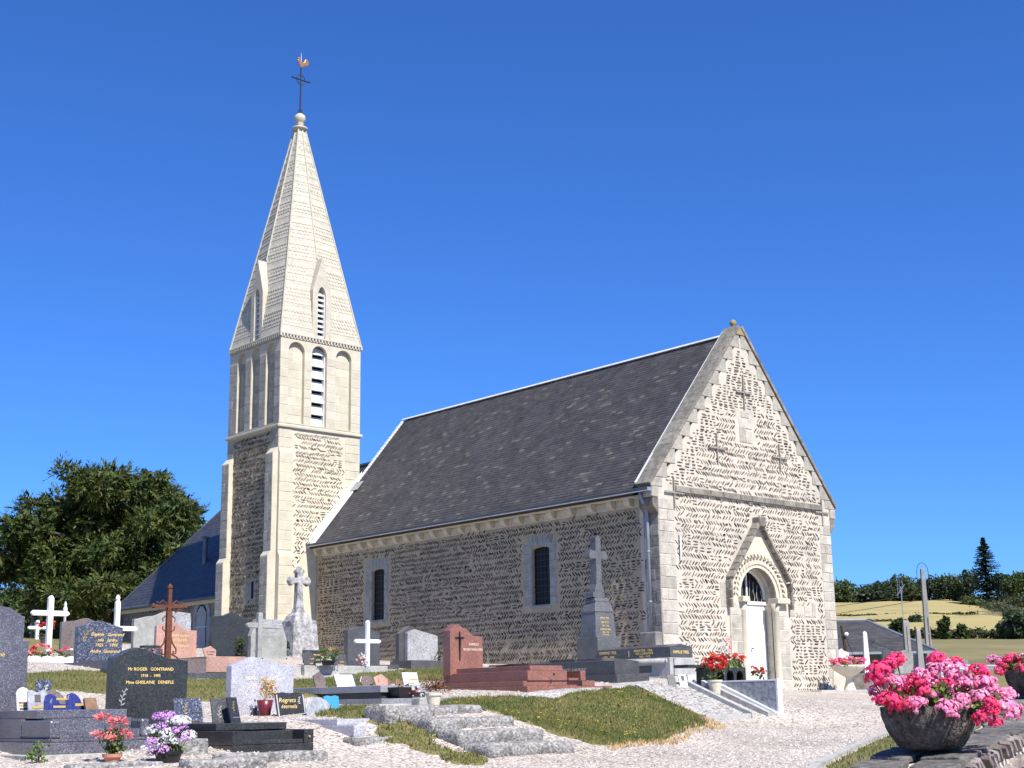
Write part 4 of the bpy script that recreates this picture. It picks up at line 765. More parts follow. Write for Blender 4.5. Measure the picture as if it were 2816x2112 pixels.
# kerb and step stones
def rough(name,label,cat,x0,x1,y0,y1,z0,z1,mat='step_stone',sd=0,group=None,rnd=.04,wob=.012):
    rr=random.Random(sd); bm=bmesh.new(); bmesh.ops.create_grid(bm,x_segments=1,y_segments=1,size=1); bm.clear()
    bmesh.ops.create_cube(bm,size=1); bmesh.ops.scale(bm,vec=(x1-x0,y1-y0,z1-z0),verts=bm.verts); bmesh.ops.translate(bm,vec=((x0+x1)/2,(y0+y1)/2,(z0+z1)/2),verts=bm.verts)
    bmesh.ops.bevel(bm,geom=[e for e in bm.edges if max(v.co.z for v in e.verts)>z1-.001],offset=rnd,segments=3,affect='EDGES',profile=.6)
    bmesh.ops.subdivide_edges(bm,edges=[e for e in bm.edges if e.calc_length()>.22],cuts=7,use_grid_fill=True)
    for v in bm.verts:
        p=v.co; k=math.sin(p.x*9+sd)+math.sin(p.x*23+p.z*31+sd*2)*.6+math.sin(p.y*17+p.x*5)*.5; v.co+=Vector((0,k*wob*.6,k*wob*(.5 if p.z>z0+.02 else 0)+rr.uniform(-.003,.003)))
    me=bpy.data.meshes.new(name); bm.to_mesh(me); bm.free(); me.materials.append(M[mat]); me.polygons.foreach_set('use_smooth',[True]*len(me.polygons))
    c=Vector(((x0+x1)/2,(y0+y1)/2,z0)); me.transform(Matrix.Translation(-c)); o=obj(name,me,None,0,c); return tag(o,label,cat,group)
rough('kerb_stone','long weathered kerb stone in front of the dark Gontrand tomb','kerb stone',-17.6,-16.38,-10.02,-9.72,-.85,-.565,sd=1)
rough('kerb_stone','weathered kerb stone along the front of the pale gabled tomb','kerb stone',-15.3,-14.12,-9.0,-8.72,-.7,-.475,sd=2)
rough('kerb_stone','short kerb stone at the bottom edge, right of the lilac and white flowers','kerb stone',-18.2,-17.35,-10.4,-10.16,-.8,-.59,sd=3); rough('kerb_stone','small square kerb block just right of the lilac and white flowers','kerb stone',-17.82,-17.5,-9.5,-9.25,-.75,-.42,sd=4,rnd=.02)
rough('kerb_stone','low reddish kerb stone at the bottom edge beneath the pink flower pot','kerb stone',-19.2,-18.25,-10.0,-9.83,-.85,-.60,sd=6)
st=['lowest and rightmost of the rough stone steps up the bank','second stone step from the bottom of the bank','third stone step from the bottom of the bank','topmost of the rough stone steps, beside the cream pot']
for i,(x0,x1,y,z0,z1) in enumerate([(-14.4,-13.05,-10.3,-.78,-.56),(-14.34,-13.0,-9.73,-.7,-.42),(-14.3,-12.96,-9.15,-.6,-.275),(-14.55,-13.0,-8.58,-.5,-.13)]): rough('stone_step',st[i],'step',x0,x1,y,y+.5,z0,z1,'step_stone',10+i,'rough stone steps up the grass bank',.07,.02)
rough('kerb_stone','small pale marker block behind the cream pot of dry flowers','kerb stone',-12.8,-12.6,-6.98,-6.8,-.3,-.02,'concrete',15,rnd=.015)
# red granite grave
t=thing('grave','red granite family tomb with crucifix headstone and wide stepped base','grave',(-9.35,-5.42,.02)); g='granite_red'
B(t,'tier',g,0,1.98,0,2.4,.0,.135); B(t,'tier',g,.02,1.68,.12,2.3,.137,.225); B(t,'chest',g,.10,1.0,.1,2.3,.227,.39); B(t,'cheek',g,1.24,1.36,.02,.9,.227,.39); B(t,'step',g,1.002,1.238,.06,.9,.227,.27)
B(t,'slab',g,.2,.95,.15,2.2,.392,.475)
h=stone(t,g,.06,.75,2.05,.2,.36,[(0,.78),(.2,.89),(.45,.82),(.75,.69),(1,.68)])
cr_=MB().box(.26,.28,2.03,2.046,.62,1.12).box(.17,.259,2.032,2.045,1.005,1.025).box(.281,.37,2.032,2.045,1.005,1.025).lathe([(.008,0),(.018,.02),(.018,.04),(.008,.06)],(.27,2.025,.99),8).lathe([(.008,-.26),(.015,-.1),(.022,0)],(.27,2.03,.98),8).build('crucifix','iron',h)
text(h,'FAMILLE',.062,(.60,2.046,.88),'gilt_pale',align='CENTER'); text(h,'BRUNET-MARGUERIE',.058,(.58,2.046,.79),'gilt_pale',align='CENTER',sx=.82)
B(t,'medallion','black_pot',.6,.64,.012,.021,.31,.345,.002); MB().tube([(.75,1.6,.5),(.8,1.3,.52),(.95,1.0,.51)],.02,6).tube([(.6,1.65,.51),(.95,1.35,.52)],.014,6).build('bronze_spray','iron',t)
# low dark tomb
t=thing('grave','low dark granite tomb with sloping lid and engraved side, behind the red tomb','grave',(-6.05,-4.22,.14)); g='granite_dark'
B(t,'base',g,-.06,.82,-.1,2.7,0,.25); B(t,'chest',g,0,.66,0,2.45,.252,.49)
MB().add([(0,0,.492),(.66,0,.492),(.66,2.45,.492),(0,2.45,.492),(.33,.35,.555),(.33,2.1,.555)],[(0,1,4),(1,2,5,4),(2,3,5),(3,0,4,5)]).build('lid',g,t); B(t,'bar',g,.12,.2,1.2,1.9,.535,.57); B(t,'bar',g,.12,.17,.45,1.12,.53,.555)
text(t,'FAMILLE  DE  SAVARY  -  PETIT  LAURENT',.085,(-.003,2.38,.32),'silver_text',rz=-PI2,sx=1.05)
# obelisk tomb
t=thing('grave','grey granite family monument with tall stone cross, gold lettering and pale base','grave',(-3.72,-3.52,.25)); g='granite_mid'; bs='base_stone'
B(t,'base',bs,-.12,.82,-.12,2.9,-.05,.12,.01); B(t,'base',bs,-.02,.74,0,2.7,.122,.49,.01); B(t,'pilaster',bs,.08,.62,-.035,-.002,.13,.48,.008)
MB().tube([(-.03,.12,.42),(-.03,2.0,.42)],.055,10).tube([(-.03,.12,.42),(.0,.1,.42)],.055,8).build('roll_moulding',bs,t,smooth=True); B(t,'recess_panel','granite_dark',-.03,-.021,.5,1.9,.2,.34,.004)
B(t,'chest','granite_dark',0,.68,0,2.05,.492,.70); MB().ext([(.0,.702),(.68,.702),(.34,.765)],0,2.05).build('lid','granite_dark',t,bev=.005)
text(t,'FERNAND TIREL',.088,(-.003,2.0,.605),'gold',rz=-PI2,sx=.8); text(t,'1885 – 1949',.08,(-.003,1.88,.515),'gold',rz=-PI2,sx=.8)
text(t,'ALBERTINE  TIREL',.07,(-.003,1.0,.625),'gold',rz=-PI2,sx=.95); text(t,'NÉE CORNAVIN',.07,(-.003,.95,.565),'gold',rz=-PI2,sx=.95); text(t,'1892 – 1973',.06,(-.003,.85,.507),'gold',rz=-PI2); B(t,'divider','gold',-.004,-.001,1.13,1.145,.53,.66,0)
text(t,'FAMILLE TIREL',.082,(.33,-.003,.57),'gold',align='CENTER',sx=.92,bold=.001)
PX,PY=.42,2.43; ob=MB()
B(t,'plinth',g,PX-.36,PX+.34,PY-.34,PY+.3,.492,1.0,.01)
ob=MB().add([(PX+a*x,PY+b*y,z) for z,a,b in ((1.0,.31,.24),(1.52,.275,.21),(1.545,.29,.225),(1.75,.2,.16),(1.77,.22,.17),(1.83,.2,.15),(1.845,.17,.12)) for x,y in ((-1,-1),(1,-1),(1,1),(-1,1))],[(i*4+k,i*4+(k+1)%4,i*4+4+(k+1)%4,i*4+4+k) for i in range(6) for k in range(4)]+[(3,2,1,0),(24,25,26,27)]).build('obelisk',g,t,bev=.008)
cz=1.845; W_=[(-.16,0),(.16,0),(.13,.18),(.085,.3),(.08,.86),(.25,.84),(.28,.90),(.27,.96),(.25,1.05),(.08,1.03),(.075,1.28),(.1,1.34),(.05,1.33),(.03,1.38),(-.03,1.38),(-.05,1.33),(-.1,1.34),(-.075,1.28),(-.08,1.03),(-.25,1.05),(-.27,.96),(-.28,.90),(-.25,.84),(-.08,.86),(-.085,.3),(-.13,.18)]
MB().ext([(PX+x,cz+z*.98) for x,z in W_],PY-.09,PY+.09).build('cross',g,t,bev=.012); B(t,'cross_foot',g,PX-.24,PX-.165,PY-.13,PY+.13,cz,cz+.12,.01)
fr=MB().tube([(PX-.2,PY-.222,1.06),(PX+.2,PY-.222,1.06),(PX+.2,PY-.205,1.46),(PX+.1,PY-.205,1.47),(PX+.08,PY-.2,1.53),(PX,PY-.19,1.58),(PX-.08,PY-.2,1.53),(PX-.1,PY-.205,1.47),(PX-.2,PY-.205,1.46),(PX-.2,PY-.222,1.06)],.006,5).build('gilt_border','gold',t)
for s,sz,z in (('EMILIE TIREL',.062,1.38),('NÉE PICOT',.058,1.29),('1851 - 1925',.052,1.22),('ROMAIN TIREL',.058,1.14),('1850 - 1931',.052,1.08),('DE PROFUNDIS',.035,1.032)): text(t,s,sz,(PX,PY-.245+.06*(z-1.0),z),'gold',align='CENTER',sx=.85)
# terrace bed with stairs between the bank and the door
t=thing('gravel_bed','sloping white gravel bed edged with pale kerbs, little concrete steps running up it','grave bed',(-6.72,-6.94,-.46)); g='base_stone'
def slope(x0,x1,w0,name,mat,y0=0,y1=1.45,z0=.09,z1=.66,th=.12):
    return MB().add([(x,y,z) for x in (x0,x1) for y,z in ((y0,z0-th-.15),(y1,z1-th-.6),(y1,z1),(y0,z0))],[(0,1,2,3),(7,6,5,4),(0,4,5,1),(1,5,6,2),(2,6,7,3),(3,7,4,0)]).build(name,mat,t,bev=w0)
slope(-.1,1.16,0,'gravel','white_gravel',.08,1.5,.10,.64); slope(1.70,1.88,0,'gravel','white_gravel',.08,1.45,.10,.62)
B(t,'kerb',g,-.02,1.16,-.02,.08,-.2,.115); B(t,'kerb',g,1.70,1.90,-.02,.08,-.2,.115); slope(1.16,1.26,.008,'coping',g,-.04,1.45,.13,.71); slope(1.60,1.70,.008,'coping',g,-.04,1.45,.13,.71)
for k in range(3): B(t,'step',g,1.26,1.60,.08+.46*k,1.45,-.2+.0,.07+.2*k,.008)
slope(1.88,1.95,.008,'coping','marble_white',.0,1.45,.12,.72,.1)
t=thing('columbarium','low wall faced with dark grey marble tiles, white marble end, right of the gravel bed','grave',(-4.76,-6.93,-.46))
B(t,'core','marble_grey',.0,.10,.03,1.3,0,.66,.004); B(t,'end_slab','marble_white',-.01,.125,-.02,.029,-.05,.70,.006); B(t,'cap','marble_white',-.012,.115,.03,1.3,.661,.69,.004)
for i in range(8):
    for j in range(2): B(t,'tile','marble_grey',-.009,.004,.035+i*.155,.035+i*.155+.15,.03+j*.315,.03+j*.315+.31,.003)
# planter grave with arches
t=thing('planter','black granite planter with three arched openings, under red and white flowers','planter',(-4.85,-5.6,.12)); g='granite_black'
B(t,'base',g,-.2,1.0,-.06,.55,0,.07); pp=PL((0,0,0),(1,0,0),(0,0,1),(0,-1,0))
slab_holes(pp,[(0,.07),(.92,.07),(.92,.36),(0,.36)],[arch(.08+.28*i,.28+.28*i,.08,.2,.1,8) for i in range(3)],.16,w0=-.02,back=True).build('arcade',g,t); B(t,'back',g,0,.92,.2,.45,.072,.35); B(t,'ledge',g,-.45,.3,.25,.6,.352,.41)
# mid-rank graves
def simple(label,P,mat,w,t_,top,base=None,sm=True,extra=None):
    t=thing('grave',label,'grave',P); h=stone(t,mat,0,w,0,t_,0,top,sm)
    if base: B(t,'base',base[0],*base[1:])
    return t,h
t,h=simple('blue speckled granite headstone with gold script and a wheat spray, hump left of centre','' or (-12.89,3.75,.80),'granite_blue',.95,.14,[(0,.70),(.15,.74),(.35,.815),(.5,.83),(.65,.79),(.8,.74),(1,.70)],('granite_dark',-.12,1.1,-2.0,.3,-.25,.0))
for s,z,x in (('Eugénie   Gontrand',.53,.62),('née   Jardry',.42,.62),('1921  -  1995',.32,.6),('Andre  Gontrand',.2,.58)): text(h,s,.088,(x,-.004,z),'gold',align='CENTER',shear=.3,bold=.001)
sprig(h,.12,-.005,.42,.26,'gold_label',8,.5); MB().ext([(-.45,-.16),(.9,-.16),(.9,-.0),(-.3,-.0),(-.4,-.04)],-2.3,-2.02).build('ledger','granite_dark',t,bev=.01); B(t,'kerb','granite_dark',-.6,.4,-2.6,-2.3,-.3,-.16)
t=thing('plaque','small blue speckled block with a pink flower ornament, right of the gold script headstone','plaque',(-11.62,3.35,.72)); stone(t,'granite_blue',0,.36,0,.12,0,[(0,.36),(1,.36)],name='panel'); 
mb=MB(); rr=random.Random(2)
for k in range(9): a=k*.7; mb.lathe([(.002,-.02),(.025,0),(.002,.02)],(.13+.055*math.cos(a)*(k%3)/1.5,-.02,.26+.06*math.sin(a)*(k%3)/1.5),6)
mb.build('flower_ornament','petal_coral',t); B(t,'base','granite_black',-.05,.3,-.02,.2,.37,.42)
simple('brown granite headstone with wavy top, between white cross and blue headstone',(-11.40,7.85,.95),'granite_brown',.85,.1,[(0,.90),(.3,.93),(.7,1.0),(1,.92)],('granite_brown',-.05,.9,-.6,.2,-.2,.12))
t,h=simple('weathered pale grey headstone rising in a wave to the right, behind the rusty cross',(-9.24,8.64,1.0),'grey_stone',1.5,.13,[(0,1.02),(.3,1.1),(.62,1.24),(.7,1.23),(1,1.2)],('grey_stone',-.1,1.6,-.5,.2,-.2,.2))
stone(t,'granite_speck',.98,.52,-.03,.028,.6,[(0,.6),(.85,.6),(1,.5)],False,'speckled_panel')
t,h=simple('pink granite headstone with gold lettering behind the rusty iron cross',(-10.78,4.56,.93),'granite_pink',.95,.1,[(0,.68),(.4,.78),(.72,.62),(.75,.6),(1,.6)])
for s,z in (('Famille Gautier',.46),('LETELLIER',.36),('Paul et Juliette',.25)): text(h,s,.085,(.55,-.003,z),'gold',align='CENTER',sx=.9)
B(t,'base','granite_pink',-.1,1.1,-.4,.2,-.3,.02)
t=thing('grave','pink and brown granite slab stepped at its front, under the small pentagonal plaque','grave',(-11.76,.72,.42)); B(t,'slab','granite_pink',0,.85,0,2.6,.12,.41); B(t,'tier','granite_brown',-.3,.3,-.28,2.5,.0,.34) if 0 else B(t,'tier','granite_brown',-.55,-.002,-.02,2.4,.0,.36); B(t,'base','granite_dark',-.6,.9,-.35,-.021,-.2,.1)
simple('plain black granite headstone with wavy top, left of the tower foot',(-9.39,4.68,.9),'granite_black',.9,.13,[(0,.95),(.3,.98),(.55,1.05),(1,.9)],('granite_black',-.05,1.0,-.5,.2,-.2,.05))
t,h=simple('mossy grey headstone with worn lettering, right of the stone cross',(-8.22,5.0,.85),'grey_stone',.95,.16,[(0,.62),(.1,.86),(.14,1.0),(.82,1.0),(1,.55)],('grey_stone',-.05,1.0,-.4,.2,-.2,.05),False); text(h,'EDOUARD',.08,(.5,-.004,.7),'silver_text',align='CENTER'); text(h,'REGRETS',.06,(.5,-.004,.6),'silver_text',align='CENTER')
stone(t,'granite_speck',.3,.5,-.01,.009,.8,[(0,.2),(1,.2)],False,'speckled_panel')
t,h=simple('dark grey headstone with low peak, against the church wall behind a white cross',(-5.38,5.27,.78),'granite_dark',.95,.16,[(0,.9),(.45,1.0),(1,.86)],('granite_dark',-.05,1.0,-.7,.25,-.2,.06))
t,h=simple('pale speckled headstone with black sides on a dark base by the church wall',(-3.71,5.10,.78),'granite_speck',.95,.13,[(0,.86),(.25,.95),(1,.8)],('granite_dark',-.2,1.05,-.4,.45,-.2,.18),False); stone(t,'granite_dark',-.16,.95,.14,.14,.18,[(0,.66),(.35,.86),(1,.62)],False,'back_slab'); MB().tube([(.55,-.35,.2),(.75,-.25,.4),(.95,-.2,.38)],.012,5).tube([(.6,-.35,.2),(.85,-.3,.36),(1.05,-.3,.3)],.01,5).build('bronze_spray','iron',t)
t=thing('grave','flat pale concrete grave slab crowded with plaques below the white cross','grave',(-8.97,1.68,.42)); B(t,'slab','concrete',0,2.1,0,1.6,.0,.29,.012); B(t,'slab','concrete',-.45,-.01,.1,1.5,.0,.27,.012)
# old stone cross on a pedestal
t=thing('stone_cross','old lichen covered stone cross on a tall block pedestal at the tower foot','cross',(-5.83,6.93,1.0)); g='old_stone'
MB().add([(x*.36+.33,y*.36+.33,z) for z,k in ((0,1.12),(.2,1.08),(1.0,.93)) for x,y in ((-k,-k),(k,-k),(k,k),(-k,k))],[(i*4+k,i*4+(k+1)%4,i*4+4+(k+1)%4,i*4+4+k) for i in range(2) for k in range(4)]+[(3,2,1,0),(8,9,10,11)]).build('pedestal',g,t,bev=.02)
MB().add([(x*k+.33,y*k+.33,z) for z,k in ((1.0,.26),(1.12,.22),(1.2,.13),(1.3,.11)) for x,y in ((-1,-1),(1,-1),(1,1),(-1,1))],[(i*4+k,i*4+(k+1)%4,i*4+4+(k+1)%4,i*4+4+k) for i in range(3) for k in range(4)]).build('foot',g,t,bev=.02)
cp=[(.11,0),(.09,.25),(.085,.62),(.2,.60),(.24,.55),(.28,.60),(.33,.68),(.28,.76),(.24,.8),(.2,.76),(.09,.75),(.085,.86),(.13,.9),(.1,.97),(.05,.99),(0,1.06)]
MB().ext([(x+.33,1.29+z*1.02) for x,z in cp]+[(-x+.33,1.29+z*1.02) for x,z in cp[::-1][1:]],.24,.42).build('cross',g,t,bev=.025)
# crosses
def wcross(label,P,h,za,half,wd,mat='white_paint',name='white_cross',pt=.06,group=None,cat='cross'):
    t=thing(name,label,cat,P,group=group); MB().ext([(-wd,0),(wd,0),(wd,h-pt),(wd*.4,h-pt*.3),(0,h),(-wd*.4,h-pt*.3),(-wd,h-pt)],-wd,wd).build('shaft',mat,t,bev=.012)
    for s in (-1,1): MB().ext([(s*wd,za-wd),(s*(half-.05),za-wd),(s*half,za-wd*.3),(s*half,za+wd*.3),(s*(half-.05),za+wd),(s*wd,za+wd)],-wd*.8,wd*.8).build('arm',mat,t,bev=.012)
    return t
wcross('tallest white wooden cross, standing in a white scalloped border at left',(-12.43,6.15,.93),1.36,.98,.42,.055)
wcross('small white wooden cross just left of the tallest white cross',(-9.74,13.06,1.6),.62,.42,.26,.042,pt=.02)
t=wcross('white cross with carved pointed tip, rising behind the blue speckled headstone',(-10.5,6.98,.95),1.40,.73,.5,.053,pt=.1); MB().lathe([(.03,0),(.055,.03),(.05,.07),(.012,.12)],(0,0,1.36),8).build('tip','white_paint',t)
wcross('white wooden cross with red and white flowers at its foot, near the church wall',(-6.22,3.32,.71),1.07,.60,.36,.043,pt=.04)
wcross('plain pale stone cross with wide arms, in front of the mossy headstone',(-9.16,3.13,.75),1.1,.83,.32,.055,'grey_stone','stone_cross',.01)
t=thing('marker_post','short white ornamental post tip showing over the blue headstone','post',(-10.6,9.5,1.1)); MB().lathe([(.035,0),(.035,1.1),(.06,1.13),(.05,1.18),(.025,1.24),(.04,1.27),(.005,1.34)],(0,0,0),8).build('shaft','white_paint',t,smooth=True)
# rusty iron cross
t=thing('iron_cross','rusty wrought iron cross with scrolled foot, in front of the pink headstone','cross',(-12.05,1.66,.5)); k='rust'
mb=MB(); mb.box(-.055,.055,-.04,.04,0,1.2).box(-.038,.038,-.03,.03,1.2,1.62); mb.build('shaft',k,t,bev=.01)
mb=MB().box(-.33,-.039,-.025,.025,1.265,1.315).box(.039,.33,-.025,.025,1.265,1.315)
for s in (-1,1): mb.lathe([(.005,-.05),(.045,-.02),(.045,.02),(.005,.05)],(s*.33,0,1.29),8).tube([(s*.05,0,1.32),(s*.14,0,1.4),(s*.2,0,1.35),(s*.28,0,1.37)],.014,5).tube([(s*.05,0,1.26),(s*.14,0,1.18),(s*.2,0,1.23),(s*.28,0,1.21)],.014,5)
mb.lathe([(.005,-.05),(.05,-.02),(.05,.02),(.005,.07)],(0,0,1.65),8); mb.build('arms',k,t)
mb=MB()
for s in (-1,1):
    mb.tube([(s*.06,0,.72),(s*.09,0,.6),(s*.17,0,.5),(s*.17,0,.42),(s*.11,0,.4),(s*.12,0,.46)],.015,6).tube([(s*.08,0,.4),(s*.2,0,.34),(s*.27,0,.2),(s*.24,0,.1),(s*.16,0,.12),(s*.17,0,.2),(s*.22,0,.18)],.015,6).tube([(s*.06,0,1.12),(s*.13,0,1.06),(s*.12,0,1.0)],.012,5).tube([(s*.07,0,.82),(s*.12,0,.86),(s*.12,0,.92)],.012,5)
mb.build('scrolls',k,t)
# scalloped border of the white cross grave
t=thing('grave','white scalloped concrete border around the tallest white cross','grave',(-13.2,5.3,.62))
for i in range(4): MB().ext([(i*.26+x*.13+.13,.3+.05*math.sqrt(max(0,1-x*x))*1.3) for x in np.linspace(1,-1,9)]+[(i*.26,.0),(i*.26+.26,.0)],-.05,.05).build('scallop','white_concrete',t)
for i in range(6): MB().ext([(i*.3+x*.15+.15,.3+.06*math.sqrt(max(0,1-x*x))) for x in np.linspace(1,-1,9)]+[(i*.3,0),(i*.3+.3,0)],-.05,.05,'x').build('scallop','white_concrete',t)
B(t,'slab','white_concrete',-.35,1.1,-1.2,-.06,-.2,.06); B(t,'bed','white_gravel',0,1.0,.06,1.8,.0,.18,0)
t=thing('scalloped_edging','low row of grey scalloped edging between dark and pale headstones','edging',(-13.1,-.8,.03))
for i in range(6): MB().ext([(i*.3+x*.15+.15,.12+.13*math.sqrt(max(0,1-x*x))) for x in np.linspace(1,-1,9)]+[(i*.3,-.1),(i*.3+.3,-.1)],-.03,.03).build('scallop','concrete',t)
# a headstone far left behind: red pot stone and flower, far right graves
# ---------------------------------------------------------------- plaques
def plaque(label,P,shape,w,h,mat,lean=.28,th=.025,rz=0,strip_=None,orn=None,txt=None,omat='gold'):
    t=thing('plaque',label,'plaque',P,rz); Mx=Matrix.Rotation(-lean,4,'X')
    if shape=='rect': pts=[(0,0),(w,0),(w,h),(0,h)]
    elif shape=='round': pts=[(0,0),(w,0)]+[(w/2+w/2*math.cos(a),h*.7+h*.3*math.sin(a)) for a in np.linspace(0,math.pi,9)]
    elif shape=='oct': pts=[(w*.2,0),(w*.8,0),(w,h*.45),(w*.85,h),(w*.15,h),(0,h*.45)]
    elif shape=='peak': pts=[(w*.12,0),(w*.95,0),(w,h*.6),(w*.6,h),(0,h*.75)]
    elif shape=='wave': pts=[(0,0),(w,0),(w,h*.9)]+[(w*(1-i/8),h*(.93+.07*math.sin(i*1.2))) for i in range(1,8)]+[(0,h*.92)]
    elif shape=='book': pts=[(0,0),(w,0),(w*1.0,h*.95),(w*.75,h),(w*.5,h*.96),(w*.25,h),(0,h*.95)]
    elif shape=='boot': pts=[(0,0),(w,0),(w,h*.36),(w*.72,h*.38),(w*.62,h*.72),(w*.46,h*.94),(w*.28,h),(w*.1,h*.9),(w*.03,h*.55)]
    elif shape=='dome': pts=[(0,0),(w,0),(w,h*.25)]+[(w*(.35+.65*math.cos(a)),h*(.25+.75*math.sin(a))) for a in np.linspace(.2,1.9,8)]+[(0,h*.5)]
    p=MB().ext(pts,0,th).xf(Mx).build('panel',mat,t,bev=.004); B(t,'stand','iron',w*.25,w*.3,.02,.1,0,.012,0); B(t,'stand','iron',w*.7,w*.75,.02,.1,0,.012,0)
    if strip_:
        for (x0,x1,z0,z1,m) in strip_: MB().box(w*x0,w*x1,-.006,-.001,h*z0,h*z1).xf(Mx).build('name_strip',m,p)
    if orn: o=sprig(p,orn[0]*w,-.004,orn[1]*h,orn[2]*h,omat); o.data.transform(Mx)
    if txt:
        for s,sz,x,z,m in txt: o=text(p,s,sz,(0,0,0),m,align='CENTER',shear=.25); o.matrix_local=Mx@Matrix.Translation((x*w,-.003,z*h))@Matrix.Rotation(PI2,4,'X')
    return t
A=(-18.72,-8.09,-.11)
def on(b,x,y): return (b[0]+x,b[1]+y,b[2])
plaque('pale plaque with rounded top and three name strips, far left',on(A,.10,.75),'round',.15,.26,'marble_white',strip_=[(.1,.9,.3,.38,'wood_brown'),(.1,.9,.18,.26,'gold_label'),(.15,.8,.04,.11,'dark_text')],orn=(.2,.5,.3),omat='petal_coral')
plaque('grey marble plaque with gold strip, beside the pale rounded one',on(A,.15,.58),'wave',.22,.23,'marble_grey',strip_=[(.2,.9,.08,.2,'gold_label'),(.35,.65,.4,.75,'dark_text')])
plaque('dark blue plaque standing behind the grey marble one',on(A,.5,1.2),'rect',.18,.34,'granite_blue',lean=.1,orn=(.5,.45,.4),omat='gilt_pale')
plaque('brownish domed plaque behind the cobalt ones',on(A,.45,.85),'dome',.26,.23,'granite_brown')
plaque('cobalt blue ceramic plaque with gold labels, left one of the pair',on(A,.22,.33),'boot',.25,.18,'ceramic_cobalt',strip_=[(.55,1.05,.6,.72,'gold_label'),(.4,.95,.12,.25,'gold_label')],orn=(.3,.4,.3),omat='petal_white')
plaque('cobalt blue ceramic plaque with one gold label, right one of the pair',on(A,.52,.45),'boot',.26,.19,'ceramic_cobalt',strip_=[(.4,.95,.2,.36,'gold_label')],orn=(.1,.6,.25),omat='petal_white')
plaque('small brown book shaped plaque alone at the slab front',on(A,.68,.3),'rect',.14,.145,'wood_brown',lean=.5,th=.04)
A=(-17.16,-9.05,-.28)
plaque('blue speckled plaque with golden spray on the dark tomb',on(A,.20,1.25),'rect',.36,.29,'granite_blue',strip_=[(.62,.95,.42,.46,'dark_text'),(.4,.9,.08,.12,'wood_brown')],orn=(.35,.35,.5),omat='gold_label')
plaque('plain grey plaque with etched wheat ear on the dark tomb',on(A,.30,.58),'rect',.22,.28,'granite_dark',orn=(.35,.2,.5),omat='silver_text')
plaque('tilted black plaque with gold flower on the dark tomb',on(A,.44,.42),'rect',.16,.29,'granite_black',rz=.35,orn=(.4,.45,.4),omat='gold_label',strip_=[(.2,.9,.2,.215,'silver_text')])
A=(-15.02,-8.21,-.27)
plaque('black open book plaque with gold script and a flying dove',on(A,.12,1.5),'book',.44,.36,'granite_black',txt=[('Regrets',.085,.38,.62,'gold'),('éternels',.075,.42,.4,'gold')],orn=(.78,.55,.28),omat='gilt_pale',strip_=[(.02,.06,.03,.9,'silver_text'),(.94,.98,.03,.9,'silver_text'),(.3,.85,.08,.1,'silver_text')])
plaque('mottled grey marble plaque in front of the blue ceramic book',on(A,.30,1.1),'dome',.42,.29,'marble_grey',strip_=[(.5,.85,.25,.29,'dark_text')])
t=plaque('bright blue ceramic book standing right of the grey marble plaque',on(A,.64,1.2),'book',.22,.3,'ceramic_blue',lean=.2,th=.05,rz=-.15)
A=(-11.73,-4.66,.195)
plaque('rusty brown plaque with a rose relief, leftmost on the speckled slab',on(A,.1,2.0),'peak',.24,.28,'granite_brown',orn=(.4,.35,.4),omat='wood_brown')
plaque('white open plaque with pen ornament on the speckled slab',on(A,.15,1.4),'rect',.36,.23,'marble_white',lean=.5,orn=(.3,.35,.35),omat='silver_text',strip_=[(.6,.85,.2,.26,'gold_label')])
plaque('grey plaque half hidden behind the white open one',on(A,.42,1.65),'rect',.3,.26,'granite_dark',lean=.5)
plaque('brown octagonal plaque in the middle of the speckled slab',on(A,.25,.9),'oct',.28,.17,'granite_brown',orn=(.5,.25,.4),omat='petal_coral')
plaque('pink granite plaque right of the octagonal one',on(A,.42,.75),'peak',.28,.2,'granite_pink',orn=(.3,.3,.4),omat='wood_brown')
plaque('small reddish brown plaque behind the pink granite one',on(A,.78,1.0),'peak',.16,.15,'granite_red'); plaque('little brown rounded plaque left of the white right-hand plaque',on(A,.74,.6),'dome',.14,.12,'wood_brown')
plaque('white plaque with two gold labels at the right end of the speckled slab',on(A,.55,.14),'rect',.3,.21,'marble_white',strip_=[(.45,.95,.38,.48,'gold_label'),(.3,.7,.12,.2,'gold_label')],orn=(.25,.5,.35),omat='dark_text')
plaque('pink pentagonal plaque on the pink and brown slab',(-11.75,.85,.832),'peak',.28,.2,'granite_pink',lean=.2,strip_=[(.5,.9,.4,.48,'dark_text'),(.35,.75,.15,.22,'dark_text')],orn=(.3,.3,.3),omat='dark_text')
plaque('dark grey plaque with gold strips, left of the yellow green plant',(-8.95,1.75,.71),'peak',.32,.32,'granite_dark',strip_=[(.6,.85,.4,.48,'gold_label'),(.5,.75,.1,.18,'gold_label')]); plaque('dark square plaque with gold strips, right of the yellow green plant',(-8.05,2.0,.71),'rect',.36,.27,'granite_dark',strip_=[(.5,.8,.3,.38,'gold_label'),(.35,.75,.05,.13,'gold_label')],orn=(.3,.5,.3),omat='silver_text')
plaque('black plaque with two rows of gold lettering, below the old stone cross',(-8.2,2.9,.8),'rect',.46,.28,'granite_black',lean=.1,txt=[('LOUIS DUMONT',.06,.5,.55,'gold'),('DE SES AMIS',.055,.6,.2,'gold')])
plaque('pale leaning plaque in diamond pose before the mossy headstone',(-8.45,4.2,.85),'rect',.3,.34,'granite_speck',rz=.5,lean=.5,orn=(.5,.4,.4),omat='iron')
